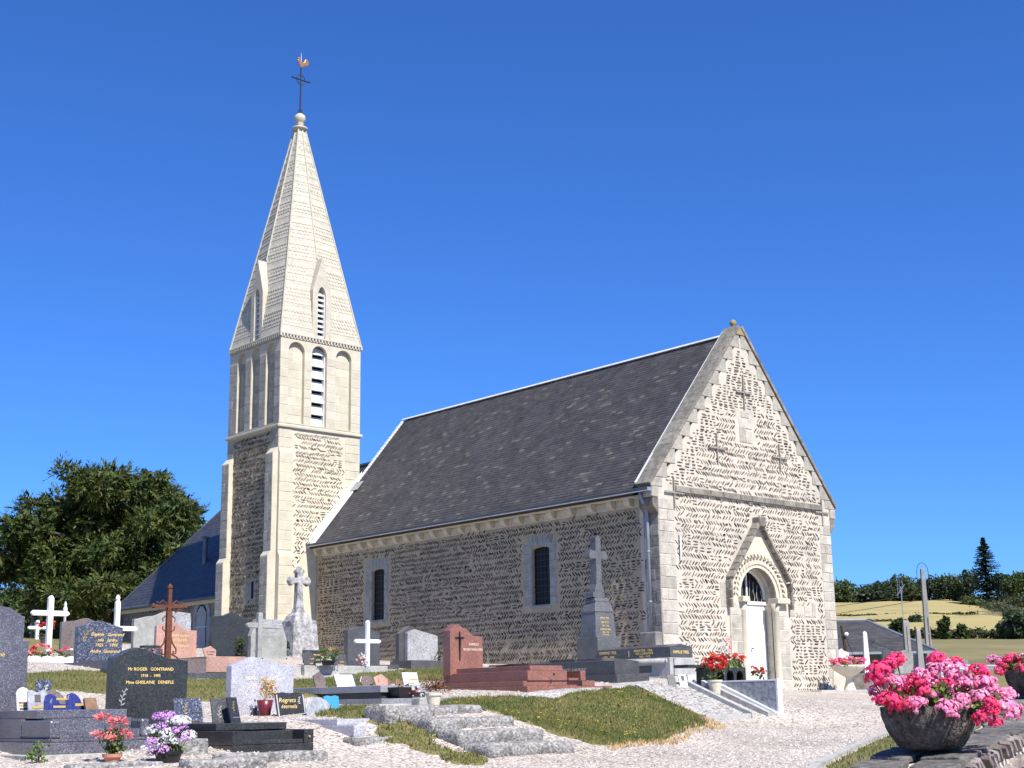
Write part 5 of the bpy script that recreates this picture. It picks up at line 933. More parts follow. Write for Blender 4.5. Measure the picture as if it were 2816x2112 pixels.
plaque('white enamel leaning plaque, left of the pot with dark red flowers',(-5.75,-5.55,.12),'rect',.14,.28,'marble_white',lean=.6,rz=-.6,strip_=[(.3,.7,.5,.9,'dark_text')]); plaque('dark leaning plaque, leftmost beside the gravel bed',(-6.0,-5.5,.12),'rect',.14,.28,'granite_dark',lean=.6,rz=-.6); plaque('small violet plaque with white edge next to the cream pot',(-5.5,-5.55,.12),'rect',.15,.26,'granite_blue',lean=.5,rz=-.5,strip_=[(.75,.95,.05,.95,'marble_white')])

# ---------------------------------------------------------------- flowers and pots
def petalball(n,rad,seed,ps=.42,layers=3,flat=1.,spiky=0):
    rr=random.Random(seed); mb=MB()
    for i in range(n):
        z=rr.uniform(-.35,1); a=rr.uniform(0,6.283); s_=math.sqrt(max(0,1-z*z)); d=Vector((s_*math.cos(a),s_*math.sin(a),z*flat)).normalized(); k=rr.uniform(.72,1.0)*rad; c=d*k; c.z*=flat
        t1=d.orthogonal().normalized(); t1.rotate(Matrix.Rotation(rr.uniform(0,6.28),3,d)); t2=d.cross(t1); w=rad*ps*rr.uniform(.7,1.2)
        if spiky: mb.add([tuple(c*.35),tuple(c*.75+t1*w*.16),tuple(c*1.08),tuple(c*.75-t1*w*.16)],[(0,1,2,3)])
        else: mb.add([tuple(c-t1*w*.5-d*w*.12),tuple(c+t2*w*.5),tuple(c+t1*w*.5-d*w*.12),tuple(c-t2*w*.5),tuple(c+d*w*.14)],[(0,1,4),(1,2,4),(2,3,4),(3,0,4)])
    return mb
_pb={}
def head(par,mat,c,r_,kind='geranium',name='flower_head'):
    k=(mat,kind,random.randrange(3))
    if k not in _pb:
        _pb[k]={'geranium':lambda:petalball(74,1,k[2],.46,flat=.85),'spiky':lambda:petalball(60,1,k[2],.8,flat=.8,spiky=1),'pompon':lambda:petalball(95,1,k[2],.3,flat=.8),'small':lambda:petalball(14,1,k[2],.8)}[kind]().mesh('flower_head',mat,fix=False)
    o=obj(name,_pb[k],par); o.location=c; o.scale=(r_*random.uniform(.92,1.1),r_*random.uniform(.92,1.1),r_*random.uniform(.85,1.1)); o.rotation_euler=(random.uniform(-.5,.5),random.uniform(-.5,.5),random.uniform(0,6)); return o
def leaves(par,mat,pts,n,size,seed=0,name='foliage',stems=None,shape=1.):
    rr=random.Random(seed); V=[];F=[]
    for i in range(n):
        c,sp=pts[rr.randrange(len(pts))]; p=Vector(c)+Vector((rr.gauss(0,1)*sp,rr.gauss(0,1)*sp,rr.gauss(0,.6)*sp)); d=Vector((rr.gauss(0,1),rr.gauss(0,1),rr.gauss(.4,.7))).normalized(); t1=d.orthogonal().normalized(); t1.rotate(Matrix.Rotation(rr.uniform(0,6.28),3,d)); t2=d.cross(t1)*shape; s=size*rr.uniform(.6,1.3); b=len(V)
        V+=[tuple(p-t1*s),tuple(p+t2*s*.8+d*s*.25),tuple(p+t1*s),tuple(p-t2*s*.8+d*s*.25)]; F.append((b,b+1,b+2,b+3))
    o=npmesh(name,V,F,mat,par,'stuff'); return o
def stems(par,segs,r_,mat='green_leaf'):
    mb=MB()
    for s in segs: mb.tube(s,r_,4,False)
    o=mb.build('stems',mat,par,fix=False); o['kind']='stuff'; return o
def pos(s,d,z): x,y=from_sd(s,d); return (x,y,z)
# stone trough with geraniums on the wall (local frame: x = image right, y = away)
RZ=-YAW
def trough(label,s,d,z,sc,heads,seed,grp=None):
    x,y=from_sd(s,d); t=thing('stone_planter',label,'planter',(x,y,z),RZ,grp); rr=random.Random(seed)
    mb=MB().lathe([(.13*sc,0),(.17*sc,.005)]+[(r_*sc,z_*sc) for r_,z_ in zip(np.interp(np.linspace(0,1,22),[0,.2,.45,.8,1],[.2,.232,.265,.287,.286]),np.linspace(.02,.25,22))]+[(.25*sc,.255*sc),(.23*sc,.2*sc),(.1,.19*sc)],(0,0,0),110,.014,seed)
    mb.v=[tuple(Vector(p)*(1+.012*math.sin(p[0]*71+p[2]*53)*math.sin(p[1]*67-p[2]*41)+rr.uniform(-.011,.011))) if .004<p[2]<.252*sc and math.hypot(p[0],p[1])>.15*sc else p for p in mb.v]; mb.xf(Matrix.Diagonal((.93,.93,.96,1))); mb.build('trough','trough_stone',t,smooth=True)
    MB().lathe([(.235*sc,.19*sc),(.1,.215*sc)],(0,0,0),16).build('soil','soil',t)
    leaves(t,'green_leaf',[((rr.uniform(-.2,.34)*sc,rr.uniform(-.24,.2)*sc,rr.uniform(.2,.35)*sc),.04) for _ in range(44)],900,.02*sc,seed)
    leaves(t,'dry_leaf',[((-.17*sc,-.2*sc,.24*sc),.03),((-.1,-.2*sc,.3*sc),.03)],40,.018*sc,seed)
    segs=[]
    for (m,u,v,yy,r_) in heads: head(t,m,(u*sc,yy*sc,v*sc),r_*sc); segs.append([(u*.6*sc,yy*.5*sc,.2*sc),(u*.85*sc,yy*.85*sc,(.2+(v-.2)*.6)*sc),(u*sc,yy*sc,v*sc)])
    stems(t,segs,.005*sc); return t
hot,pk='petal_hot','petal_pink'
# (material, right, up, away, radius) read off the bunches in view, metres from the base centre
k=1/3802*8.3
def hp(m,a,b,y,r_): u=2200+a*.2785; v=1800+b*.2785; return (m,(u-2552)*k*(1+y*.1),(2057-v)*k,y,r_*.2785*k*1.2)
H=[(random.choice([pk,pk,hot]),random.uniform(-.26,.36),random.uniform(.27,.40),random.uniform(-.14,.2),random.uniform(.045,.065)) for _ in range(26)]+[(random.choice([pk,hot]),random.uniform(-.24,.3),random.uniform(.2,.27),random.uniform(-.3,-.26),.045) for _ in range(7)]+[hp(hot,755,205,-.12,118),hp(hot,700,255,-.1,70),hp(hot,780,470,-.25,110),hp(hot,690,470,-.22,62),hp(hot,850,530,-.25,72),hp(hot,1045,75,.1,88),hp(hot,940,130,.05,82),hp(hot,1060,340,-.22,108),hp(hot,1120,400,-.25,70),hp(pk,1190,420,-.22,62),hp(pk,1230,235,.0,92),hp(pk,1300,320,-.05,66),hp(hot,1150,250,.0,50),hp(hot,1440,90,.1,98),hp(pk,1390,190,.05,92),hp(pk,1540,230,-.05,118),hp(pk,1590,330,-.1,76),hp(pk,1470,160,0,70),hp(hot,1640,110,.15,70),hp(hot,1810,215,.05,92),hp(pk,1900,300,.05,74),hp(pk,1790,330,-.05,92),hp(pk,1840,400,-.05,70),hp(pk,1300,555,-.28,105),hp(pk,1360,610,-.28,62),hp(pk,1480,480,-.25,88),hp(pk,1660,450,-.2,92),hp(hot,1690,620,-.25,105),hp(hot,1780,690,-.25,62),hp(pk,1950,560,-.15,125),hp(pk,2030,620,-.1,72),hp(pk,2040,430,.0,92),hp(pk,1880,480,-.05,66),hp(hot,1630,640,-.25,60),hp(hot,870,160,.0,50)]
trough('rough round stone planter overflowing with pink geraniums, nearest on the wall',2.40,8.3,-.425,1.0,H,3,'stone planters on the churchyard wall')
H2=[(random.choice([hot,hot,pk]),random.uniform(-.36,.36),random.uniform(.22,.38),random.uniform(-.25,.25),random.uniform(.045,.075)) for _ in range(26)]+[(hot,-.36,.24,-.1,.06),(hot,-.3,.3,0,.06),(hot,-.2,.36,0,.075),(pk,-.1,.37,0,.06)]
trough('rough stone planter of pink geraniums cut by the right edge',4.2,11.5,-.13,.82,H2,4,'stone planters on the churchyard wall')
x,y=from_sd(5.6,14.9); t=thing('white_flower_pot','pale pot of small white flowers at the far right edge','flower pot',(x,y,-.08),RZ); MB().lathe([(.1,0),(.2,.14),(.26,.2),(.27,.22),(.24,.22)],(0,0,0),18).build('pot','white_concrete',t,smooth=True)
leaves(t,'leaf_dark',[((random.uniform(-.24,.2),random.uniform(-.2,.2),.3),.05) for _ in range(9)],200,.03,5)
for i in range(26): head(t,'petal_white',(random.uniform(-.3,.2),random.uniform(-.2,.15),random.uniform(.27,.43)),.022,'small')
# cream pedestal bowl
t=thing('pedestal_urn','cream pedestal bowl of pink flowers at the church corner','planter',(6.24,-.81,.07)); MB().lathe([(.17,0),(.16,.03),(.12,.15),(.085,.3),(.1,.36),(.2,.42),(.36,.52),(.43,.62),(.44,.66),(.38,.66),(.3,.6)],(0,0,0),24).build('bowl','cream_pot',t,smooth=True)
leaves(t,'green_leaf',[((random.uniform(-.38,.38),random.uniform(-.35,.35),.68),.05) for _ in range(14)],240,.03,6)
for i in range(58): a=random.uniform(0,6.28); q=math.sqrt(random.random())*.46; head(t,random.choice(['petal_coral','petal_hot','petal_pink']),(q*math.cos(a),q*math.sin(a),.72+.12*(1-q*2)+random.uniform(-.08,.06)),random.uniform(.045,.075))
# foreground pots
def pot(t,mat,r0,r1,h,rim=.02): MB().lathe([(r0,0),(r1,h-rim*1.6),(r1+.012,h-rim*1.6),(r1+.014,h),(r1-.012,h),(r1-.02,h-.03)],(0,0,0),20).build('pot',mat,t,smooth=False); MB().lathe([(r1-.02,h-.035),(.02,h-.02)],(0,0,0),14).build('soil','soil',t)
x,y=-18.52,-9.44; t=thing('flower_pot','terracotta pot of coral pink spiky flowers in front of the left tomb','flower pot',(x,y,T(x,y)-.01),RZ); pot(t,'terracotta',.06,.083,.088)
leaves(t,'green_leaf',[((random.uniform(-.07,.09),random.uniform(-.05,.05),random.uniform(.1,.3)),.03) for _ in range(12)],300,.02,7)
S_=[]
for (a,b,r_,kd) in [(905,1215,78,'spiky'),(1055,1240,62,'spiky'),(960,1355,56,'pompon'),(858,1340,52,'spiky'),(1095,1330,58,'spiky'),(1000,1290,30,'spiky')]:
    u=(a-980)/796*.9; v=(1560-b)/796*.95; c=(u,random.uniform(-.08,-.02),v); head(t,'petal_coral',c,r_/796*1.3,kd); S_.append([(u*.3,0,.08),(u*.7,-.02,v*.6),c])
stems(t,S_,.004)
x,y=-18.1,-9.78; t=thing('flower_pot','dark pot of white and lilac pompon flowers in front of the left tomb','flower pot',(x,y,T(x,y)-.01),RZ); pot(t,'black_pot',.1,.13,.12)
leaves(t,'green_leaf',[((random.uniform(-.13,.2),random.uniform(-.08,.08),random.uniform(.1,.28)),.03) for _ in range(16)],380,.02,8); S_=[]
for (m,a,b,r_) in [('l',1380,1195,50),('l',1450,1185,44),('w',1490,1230,58),('w',1560,1230,54),('w',1315,1300,58),('l',1390,1270,44),('w',1440,1325,54),('l',1500,1305,44),('w',1620,1340,48),('l',1580,1365,54),('l',1320,1390,46),('w',1380,1405,50),('w',1480,1390,54),('l',1330,1460,46),('l',1420,1460,50),('w',1268,1440,38),('l',1560,1290,40),('w',1540,1215,40)]:
    u=(a-1440)/796*.9; v=(1560-b)/796*.95; c=(u,random.uniform(-.13,-.03),v); head(t,'petal_lilac' if m=='l' else 'petal_white',c,r_/796*1.28,'pompon'); S_.append([(u*.3,0,.1),(u*.7,-.02,v*.6),c])
stems(t,S_,.004)
t=thing('flower_pot','tapered cream pot of dried brown flowers at the top of the steps','flower pot',(-12.98,-7.52,T(-12.98,-7.52)-.01)); pot(t,'cream_pot',.07,.105,.19); leaves(t,'dry_leaf',[((random.uniform(-.16,.18),random.uniform(-.1,.1),random.uniform(.2,.38)),.035) for _ in range(22)],620,.014,9)
t=thing('dried_flowers','burgundy pot of straw coloured dried flowers on the pale tomb','flower pot',on((-15.02,-8.21,-.27),.13,1.85)); MB().lathe([(.07,0),(.085,.12),(.11,.25),(.095,.25)],(0,0,0),18).build('pot','burgundy',t,smooth=True)
leaves(t,'straw',[((random.uniform(-.06,.14),random.uniform(-.06,.06),random.uniform(.3,.5)),.03) for _ in range(20)],330,.016,10); stems(t,[[(0,0,.2),(random.uniform(-.08,.16),random.uniform(-.05,.05),random.uniform(.3,.5))] for _ in range(14)],.003,'straw')
t=thing('vase','tiny dark glass vase at the foot of the pale headstone','vase',on((-15.02,-8.21,-.27),.1,2.05)); MB().lathe([(.035,0),(.045,.04),(.03,.1),(.04,.15)],(0,0,0),12).build('body','granite_dark',t,smooth=True); leaves(t,'marble_white',[((0,0,.15),.02)],12,.012,11)
t=thing('flower_pot','square dark planter with red and white flowers at the foot of the speckled slab','flower pot',(-11.42,-4.78,.0)); MB().add([(x*k,y*k*.8,z) for z,k in ((0,.12),(.16,.2)) for x,y in ((-1,-1),(1,-1),(1,1),(-1,1))],[(0,1,5,4),(1,2,6,5),(2,3,7,6),(3,0,4,7),(3,2,1,0),(4,5,6,7)]).build('pot','black_pot',t,bev=.008)
for i in range(9): head(t,'petal_red' if i%2 else 'petal_white',(random.uniform(.04,.26),random.uniform(-.2,-.05),random.uniform(.03,.16)),.04,'small')
leaves(t,'dry_leaf',[((0,0,.18),.05)],40,.02,12)
t=thing('potted_plant','yellow green potted shrub between two dark plaques','potted plant',(-8.48,1.55,.71)); pot(t,'black_pot',.12,.14,.1); leaves(t,'green_leaf',[((random.uniform(-.2,.22),random.uniform(-.12,.12),random.uniform(.1,.32)),.04) for _ in range(16)],420,.02,13); leaves(t,'straw',[((random.uniform(-.15,.25),random.uniform(-.1,.1),random.uniform(.25,.38)),.03) for _ in range(6)],70,.014,14)
t=thing('bouquet','round bouquet of red and white flowers at the foot of the white cross','bouquet',(-7.5,1.75,.71))
for i in range(40): a=random.uniform(0,6.28); q=random.random()*.14; head(t,random.choice(['petal_white','petal_white','petal_red']),(q*math.cos(a),q*math.sin(a),.03+random.uniform(0,.24)*(1-q*3)),.032,'small')
def bed(label,P,cols,n,sx,h,leaf=160,hr=.05,kd='small',cat='flowers',potm=None,ph=.0,sy=None):
    t=thing('flower_clump' if not potm else 'flower_pot',label,cat,P); sy=sy or sx
    if potm: pot(t,potm,sx*.55,sx*.78,ph)
    leaves(t,'green_leaf',[((random.uniform(-sx,sx)*.8,random.uniform(-sy,sy)*.8,ph+random.uniform(.1,.7)*h),.04) for _ in range(12)],leaf,.024,int(sx*1000)+n)
    for i in range(n): head(t,random.choice(cols),(random.uniform(-sx,sx),random.uniform(-sy,sy),ph+h*random.uniform(.55,1.05)),hr*random.uniform(.8,1.2),kd)
    return t
bed('red flowers growing at the left foot of the tallest white cross',(-12.75,5.85,.8),['petal_red','petal_coral','petal_hot'],13,.26,.42,220,.05,'geranium')
bed('pink flowers and leaves left of the blue speckled headstone',(-12.35,5.6,.82),['petal_hot','petal_white'],6,.17,.34,160,.04,'geranium')
bed('orange red flowers in a dark stone bowl behind the tallest white cross',(-11.3,8.9,1.35),['petal_red','petal_orange'],12,.17,.32,60,.05,'geranium',potm='granite_dark',ph=.22)
bed('orange planter with small flowers beside the barred window',(-9.55,5.3,1.05),['petal_orange','petal_yellow'],5,.17,.16,60,.03,'small','flower pot','orange_pot',.2)
bed('cream pot of dark red begonias at the top of the gravel steps',(-5.28,-5.95,.0),['petal_red'],16,.16,.34,120,.06,'geranium','flower pot','cream_pot',.24)
pz=.12+.36
bed('orange red flowers at the left end of the black arched planter',(-4.68,-5.45,pz),['petal_orange','petal_red'],15,.2,.24,150,.055,'geranium',sy=.12); bed('red flowers at the right end of the black arched planter',(-4.05,-5.45,pz),['petal_red','petal_orange'],13,.17,.22,140,.05,'geranium',sy=.12)
t=bed('white lilies and pink snapdragons rising from the middle of the black arched planter',(-4.36,-5.5,pz-.05),['petal_white','petal_white','petal_coral'],9,.13,.4,60,.035,'small',sy=.1)
for i in range(16): # long pale lily leaves and flower spikes
    a=random.uniform(0,6.28); l=random.uniform(.14,.24); MB().add([(0,0,.12),(l*.5*math.cos(a)-.025*math.sin(a),l*.5*math.sin(a)+.025*math.cos(a),.18),(l*math.cos(a),l*math.sin(a)-.05,.0),(l*.5*math.cos(a)+.025*math.sin(a),l*.5*math.sin(a)-.025*math.cos(a),.17)],[(0,1,2,3)]).build('long_leaf','green_leaf',t,fix=False)
for sx in (-.06,.1,.03): 
    for k_ in range(8): head(t,'petal_coral' if sx>0 else 'petal_white',(sx+random.uniform(-.02,.02),random.uniform(-.02,.02),.3+k_*.045),.022,'small')
bed('small terracotta pot of red flowers at the right of the black planter',(-3.72,-5.75,.12),['petal_red','petal_hot'],9,.13,.22,90,.05,'geranium','flower pot','terracotta',.13)
def shrub(label,P,h,w,mat='hedge_leaf',n=260,s=.03): 
    t=thing('small_shrub',label,'shrub',P); leaves(t,mat,[((random.uniform(-w,w)*(1-k/9),random.uniform(-w,w)*(1-k/9),.08+h*k/9),w*.4) for k in range(9)],n,s,int(h*100)); MB().tube([(0,0,0),(0,0,h*.8)],.012,5).build('stem','bark',t); return t
shrub('small dark conifer shrub left of the plain stone cross',(-9.35,3.6,.75),.55,.12); shrub('small green shrub right of the mossy headstone',(-7.2,5.2,.9),.45,.12); shrub('low tuft of green weeds at the left edge by the tomb kerb',(-19.05,-8.95,-.66),.16,.1,'green_leaf',120,.018)
# ---------------------------------------------------------------- churchyard wall at bottom right
tv=Vector((.5,.866)); nv=Vector((.866,-.5))
def wl(t_,p,z): x,y=from_sd(2.47+tv.x*t_+nv.x*p,8.3+tv.y*t_+nv.y*p); return (x,y,z)
def wz(t_): return -.43+.082*t_
wall=thing('stone_wall','low rubble churchyard wall topped with dark flagstones at bottom right','wall',wl(0,0,-1.9))
O=Vector(wl(0,0,-1.9))
def lw(*a): return tuple(Vector(wl(*a))-O)
mb=MB(); ts=np.linspace(-5,11,17)
mb.add([lw(t_,p,z) for t_ in ts for p,z in ((-.26,-1.9),(.28,-1.9),(.21,wz(t_)-.05),(-.26,wz(t_)-.05))],[(i*4+k,i*4+(k+1)%4,i*4+4+(k+1)%4,i*4+4+k) for i in range(16) for k in range(4)]+[(0,1,2,3),(67,66,65,64)]).build('wall_core','mortar',wall)
rr=random.Random(12); t_=-5
while t_<11:
    L=rr.uniform(.35,.75); sp=rr.uniform(-.1,.1); 
    for (p0,p1) in ((-.34+rr.uniform(-.05,.04),sp-.01-.06),(sp+.01-.06,.235+rr.uniform(-.03,.03))):
        for lay_ in range(rr.choice((1,2))):
            n=12; ring_=[]; e=rr.uniform(-.04,.04)
            for k_ in range(n):
                a=2*math.pi*(k_+.5)/n; cu=math.copysign(abs(math.cos(a))**.4,math.cos(a)); cv=math.copysign(abs(math.sin(a))**.4,math.sin(a)); ring_.append((t_+L/2+cu*(L/2-.012)*rr.uniform(.93,1.02)+e*lay_,(p0+p1)/2+cv*((p1-p0)/2-.008)*rr.uniform(.9,1.03)))
            zt=-.012-.028*lay_+rr.uniform(-.006,.006); mb=MB()
            mb.add([lw(u,p,wz(u)+zt-.03) for u,p in ring_]+[lw(u,p,wz(u)+zt+rr.uniform(-.006,.006)) for u,p in ring_],[tuple(range(n,2*n))]+[(i,(i+1)%n,(i+1)%n+n,i+n) for i in range(n)]).build('flagstone','flag',wall,bev=.006)
    t_+=L
# stones laid on edge in the roadside face
V=[];F=[]; z=-.07; row=0; rr=random.Random(15); fp=[]
while z>-1.2:
    t_=-4
    while t_<10:
        L=rr.uniform(.1,.17); w=rr.uniform(.035,.06); a=(.75 if row%2 else 2.4)+rr.uniform(-.2,.2); fp.append((t_,z,L,w,a,rr.uniform(.02,.05))); t_+=w*1.7+rr.uniform(.01,.03)
    z-=.125; row+=1
order=sorted(range(len(fp)),key=lambda i:(Vector(wl(fp[i][0],.25,wz(fp[i][0])+fp[i][1]))-CAM).length if fp[i][0]>-1.2 else 99)
near=set(order[:200]); nm_mb=MB()
for i,(u,z,L,w,a,pr) in enumerate(fp):
    pts=stone_shape(rr,L,w,a,pr); f_=lambda x,y,q: lw(u+x,.215+.035*(-(z+y))+q,wz(u+x)+z+y)
    vv=[f_(x,y,-.01) for x,y in pts]+[f_(x*.8,y*.8,pr) for x,y in pts]; ff=[(k_,(k_+1)%6,(k_+1)%6+6,k_+6) for k_ in range(6)]+[tuple(range(6,12))]
    if i in near: MB().add(vv,ff).build('stone','field_stone',wall)
    else: nm_mb.add(vv,ff)
o=nm_mb.build('stones','field_stone',wall,fix=False); o['kind']='stuff'
# gravel edge kerb and verge along the wall
mb=MB(); kp=[(-14.5,-14.6),(-12.53,-13.37),(-9.35,-11.58),(-5.57,-9.64),(-2.5,-8.2)]
for (a,b) in zip(kp[:-1],kp[1:]):
    d=(Vector(b)-Vector(a)).normalized(); n_=Vector((-d.y,d.x))*.05; q_=[Vector(a)+n_,Vector(b)+n_,Vector(b)-n_,Vector(a)-n_]
    mb.add([(p.x,p.y,T(p.x,p.y)+dz) for dz in (-.1,.05) for p in q_],[(0,1,2,3),(4,5,6,7),(0,1,5,4),(1,2,6,5),(2,3,7,6),(3,0,4,7)])
o=mb.build('path_kerb','concrete'); tag(o,'thin concrete kerb along the gravel beside the churchyard wall','kerb')
VERGE=[(-14.5,-14.75),(-12.5,-13.5),(-9.3,-11.7),(-5.5,-9.75),(-2.5,-8.3),(-1.5,-9.3),(-5,-11.5),(-9.5,-13.9),(-13.5,-16.2)]
sheet('verge',VERGE,'lawn',.2,.03,wob=.03); blades('grass',VERGE,9000,.06,'grass',21)
# ---------------------------------------------------------------- right hand background
def xyz(s,d,z): x,y=from_sd(s,d); return (x,y,z)
lo=tag(MB().add([xyz(s,d,z) for s,d in ((9.2,38.6),(11.6,37.8),(11.7,38.1),(9.3,38.9)) for z in (-.6,.52)],[(0,2,3,1),(2,4,5,3),(4,6,7,5),(6,0,1,7),(1,3,5,7)]).build('low_wall','weathered'),'low dark boundary wall behind the cream pedestal bowl','wall')
t=thing('slate_roof_house','house below the churchyard with broad hipped slate roof','house',xyz(14.5,61,-2.3),RZ)
MB().box(-6,2.6,-2.2,5,0,4.1).build('wall','rubble_grey',t)
rf=MB().add([(-7,-2.6,4.05),(2.95,-2.6,4.05),(2.95,5.4,4.05),(-7,5.4,4.05),(-7,1.2,5.55),(1.05,1.2,5.55)],[(0,1,5,4),(1,2,5),(2,3,4,5),(0,4,3),(3,2,1,0)]).build('roof','slate',t)
slates(PL((0,-2.6,4.06),(1,0,0),(0,3.8/4.085,1.5/4.085),(0,-1.5/4.085,3.8/4.085)),-6.9,2.9,4.05,rf,w=.3,ex=.2,seed=8,clipf=lambda u,v:u<2.95-v/4.085*1.9)
MB().tube([(-7,1.2,5.57),(1.05,1.2,5.57)],.07,6).build('ridge_capping','zinc',rf); MB().tube([(1.05,1.2,5.57),(2.95,-2.6,4.08)],.06,6).build('hip_capping','zinc',rf); MB().box(-6.9,2.9,-2.72,-2.6,3.96,4.06).build('gutter','zinc',t); MB().box(1.6,2.4,-2.21,-2.19,1.2,3.2).build('shutter','white_paint',t)
an=tag(MB().tube([(0,0,0),(0,0,4.4)],.02,5).tube([(-.35,0,4.0),(.3,0,4.5)],.012,4).tube([(-.25,0,4.6),(-.27,0,3.9)],.01,4).tube([(-.1,0,4.7),(-.12,0,4.1)],.01,4).tube([(.12,0,4.65),(.1,0,4.2)],.01,4).build('aerial','zinc'),'thin television aerial beside the slate roof','aerial'); an.location=xyz(16.05,58,0)
t=thing('utility_pole','tall concrete utility pole with looped cable at its top','utility pole',xyz(29.6,101,-1.4),RZ)
MB().add([(x*w,y*w,z) for z,w in ((0,.25),(10.4,.135)) for x,y in ((-1,-1),(1,-1),(1,1),(-1,1))],[(0,1,5,4),(1,2,6,5),(2,3,7,6),(3,0,4,7),(4,5,6,7)]).build('pole','post_concrete',t,bev=.02)
mb=MB()
for z in (1,2.2,3.4,4.6,5.8): mb.box(.0,.1,-.25+z*.0105,-.15,z,z+1.1)
mb.build('recess','dark_text',t); mb=MB(); mb.tube([(.3+.0,0,8.7)]+[(.0+.42*math.cos(a)*1.0,0,10.1+.75*math.sin(a)) for a in np.linspace(-.1,3.3,12)]+[(-.42,0,9.2)],.02,5); mb.build('cable_loop','iron',t)
for z in (9.6,9.1): MB().tube([(-.1,0,z),(-.5,0,z+.1)],.02,5).lathe([(.03,0),(.06,.04),(.06,.1),(.03,.14)],(-.5,0,z+.05),8).build('insulator','iron',t)
P0=Vector(xyz(29.2,101,8.2))
for i,(z0,z1) in enumerate(((8.35,7.3),(7.75,6.3),(7.2,5.4),(6.75,4.7))):
    a=Vector(xyz(29.15,101,z0)); b=Vector(xyz(8,103,z1+.5)); pts=[tuple(a.lerp(b,k_/12)-Vector((0,0,1.4*4*(k_/12)*(1-k_/12)*.35))) for k_ in range(13)]
    w_=MB().tube(pts,.022,4).build('power_line','iron'); tag(w_,('topmost','second','third','lowest')[i]+' of the thin overhead power lines running left from the concrete pole','power line','overhead power lines')
t=thing('concrete_post','short square concrete post in front of the slate roof','post',xyz(14.68,52.8,-1.7),RZ); MB().add([(x*w,y*w,z) for z,w in ((0,.13),(4.35,.105),(4.42,.09)) for x,y in ((-1,-1),(1,-1),(1,1),(-1,1))],[(i*4+k,i*4+(k+1)%4,i*4+4+(k+1)%4,i*4+4+k) for i in range(2) for k in range(4)]+[(8,9,10,11)]).build('shaft','post_concrete',t); MB().box(.0,.06,-.135,-.10,.3,4.2).build('groove','quoin_dark',t)
t=thing('wooden_post','dark leaning wooden post with white insulators before the slate roof','post',xyz(11.2,47.6,-.2),RZ); MB().tube([(.12,0,0),(-.12,0,2.5)],[.09,.07],8).build('shaft','bark',t); MB().lathe([(.05,0),(.08,.05),(.05,.12)],(-.02,-.1,2.15),8).build('insulator','white_paint',t); MB().tube([(-.1,0,2.3),(.6,0,.4)],.012,4).build('stay','iron',t)
# churchyard stones beyond the low wall
def far_stone(label,s,d,z0,w,h,mat,kind='flat',cat='gravestone'):
    t=thing('gravestone',label,cat,xyz(s,d,z0),RZ)
    if kind=='ob': MB().add([(x*w,y*w,z) for z,w in ((0,.2),(.5,.18),(.55,.1),(h-.06,.062),(h,.02)) for x,y in ((-1,-1),(1,-1),(1,1),(-1,1))],[(i*4+k,i*4+(k+1)%4,i*4+4+(k+1)%4,i*4+4+k) for i in range(4) for k in range(4)]+[(16,17,18,19)]).build('shaft',mat,t,bev=.01); MB().box(-.35,.35,-.35,.35,-.1,.28).build('base',mat,t,bev=.02)
    else: stone(t,mat,-w/2,w,0,.16,0,[(0,h*.9),(.25,h*.93),(.5,h),(.75,h*.93),(1,h*.9)]); B(t,'base',mat,-w/2-.1,w/2+.1,-.1,.3,-.2,.15,.01)
    return t
far_stone('slim white obelisk tombstone before the slate roof',11.55,46.5,.1,.2,1.95,'white_concrete','ob')
far_stone('white rounded gravestone hugging the right corner of the church',10.12,43.8,.2,.45,1.2,'marble_white'); far_stone('dark narrow gravestone right of the white obelisk',11.75,44.6,.2,.28,1.25,'granite_dark'); far_stone('pale grey gravestone with a little cross, right of the dark narrow one',12.3,44.6,.2,.75,1.15,'grey_stone'); far_stone('small pale gravestone with orange flower, beside the dark narrow one',11.98,44.2,.2,.3,.85,'grey_stone'); far_stone('tall grey stone shaft, rightmost before the slate roof',12.75,44.5,.1,.2,1.9,'post_concrete','ob'); far_stone('dark grey gravestone behind the big pink geraniums',15.6,49.5,-.3,.9,1.0,'granite_dark'); far_stone('low blue grey gravestone at the foot of the utility pole',14.1,44.8,.0,.5,1.1,'granite_grey')
t=thing('handrail','white painted pipe handrail beyond the geraniums','handrail',xyz(7.2,22.5,-.75),RZ)
for y0 in (0,.5): MB().tube([(-.0+y0*.5,1.4,.0),(.0+y0*.5,1.4,1.14-y0*.1),(.25+y0*.5,1.4,1.14-y0*.1),(1.0,-2.4+y0,.98),(1.0,-2.4+y0,0)],.025,6).build('rail','white_paint',t)
# ---------------------------------------------------------------- trees
def crown(lobes,n,size,seed,mat,par,asp=.45,droop=0.,name='foliage',hollow=.62):
    """leaf sprays spread through a set of ellipsoid lobes"""
    r=np.random.default_rng(seed); Lb=np.array(lobes); vol=Lb[:,3]*Lb[:,4]*Lb[:,5]; pk_=r.choice(len(Lb),n,p=vol**.72/(vol**.72).sum()); d=r.normal(size=(n,3)); d/=np.linalg.norm(d,axis=1)[:,None]
    q=d*(hollow+(1-hollow)*r.random(n)**.6)[:,None]*(1+.16*r.normal(size=n))[:,None]; P=Lb[pk_,:3]+q*Lb[pk_,3:6]
    a=d+r.normal(size=(n,3))*.75; a[:,2]-=droop; a/=np.linalg.norm(a,axis=1)[:,None]; b=np.cross(a,r.normal(size=(n,3))); b/=np.linalg.norm(b,axis=1)[:,None]; s=(size*r.uniform(.6,1.4,n))[:,None]
    V=np.stack([P-a*s*.5,P+b*s*asp*.5,P+a*s*.6,P-b*s*asp*.5],1).reshape(-1,3); o=npmesh(name,V,np.arange(4*n).reshape(-1,4),mat,par,'stuff'); return o
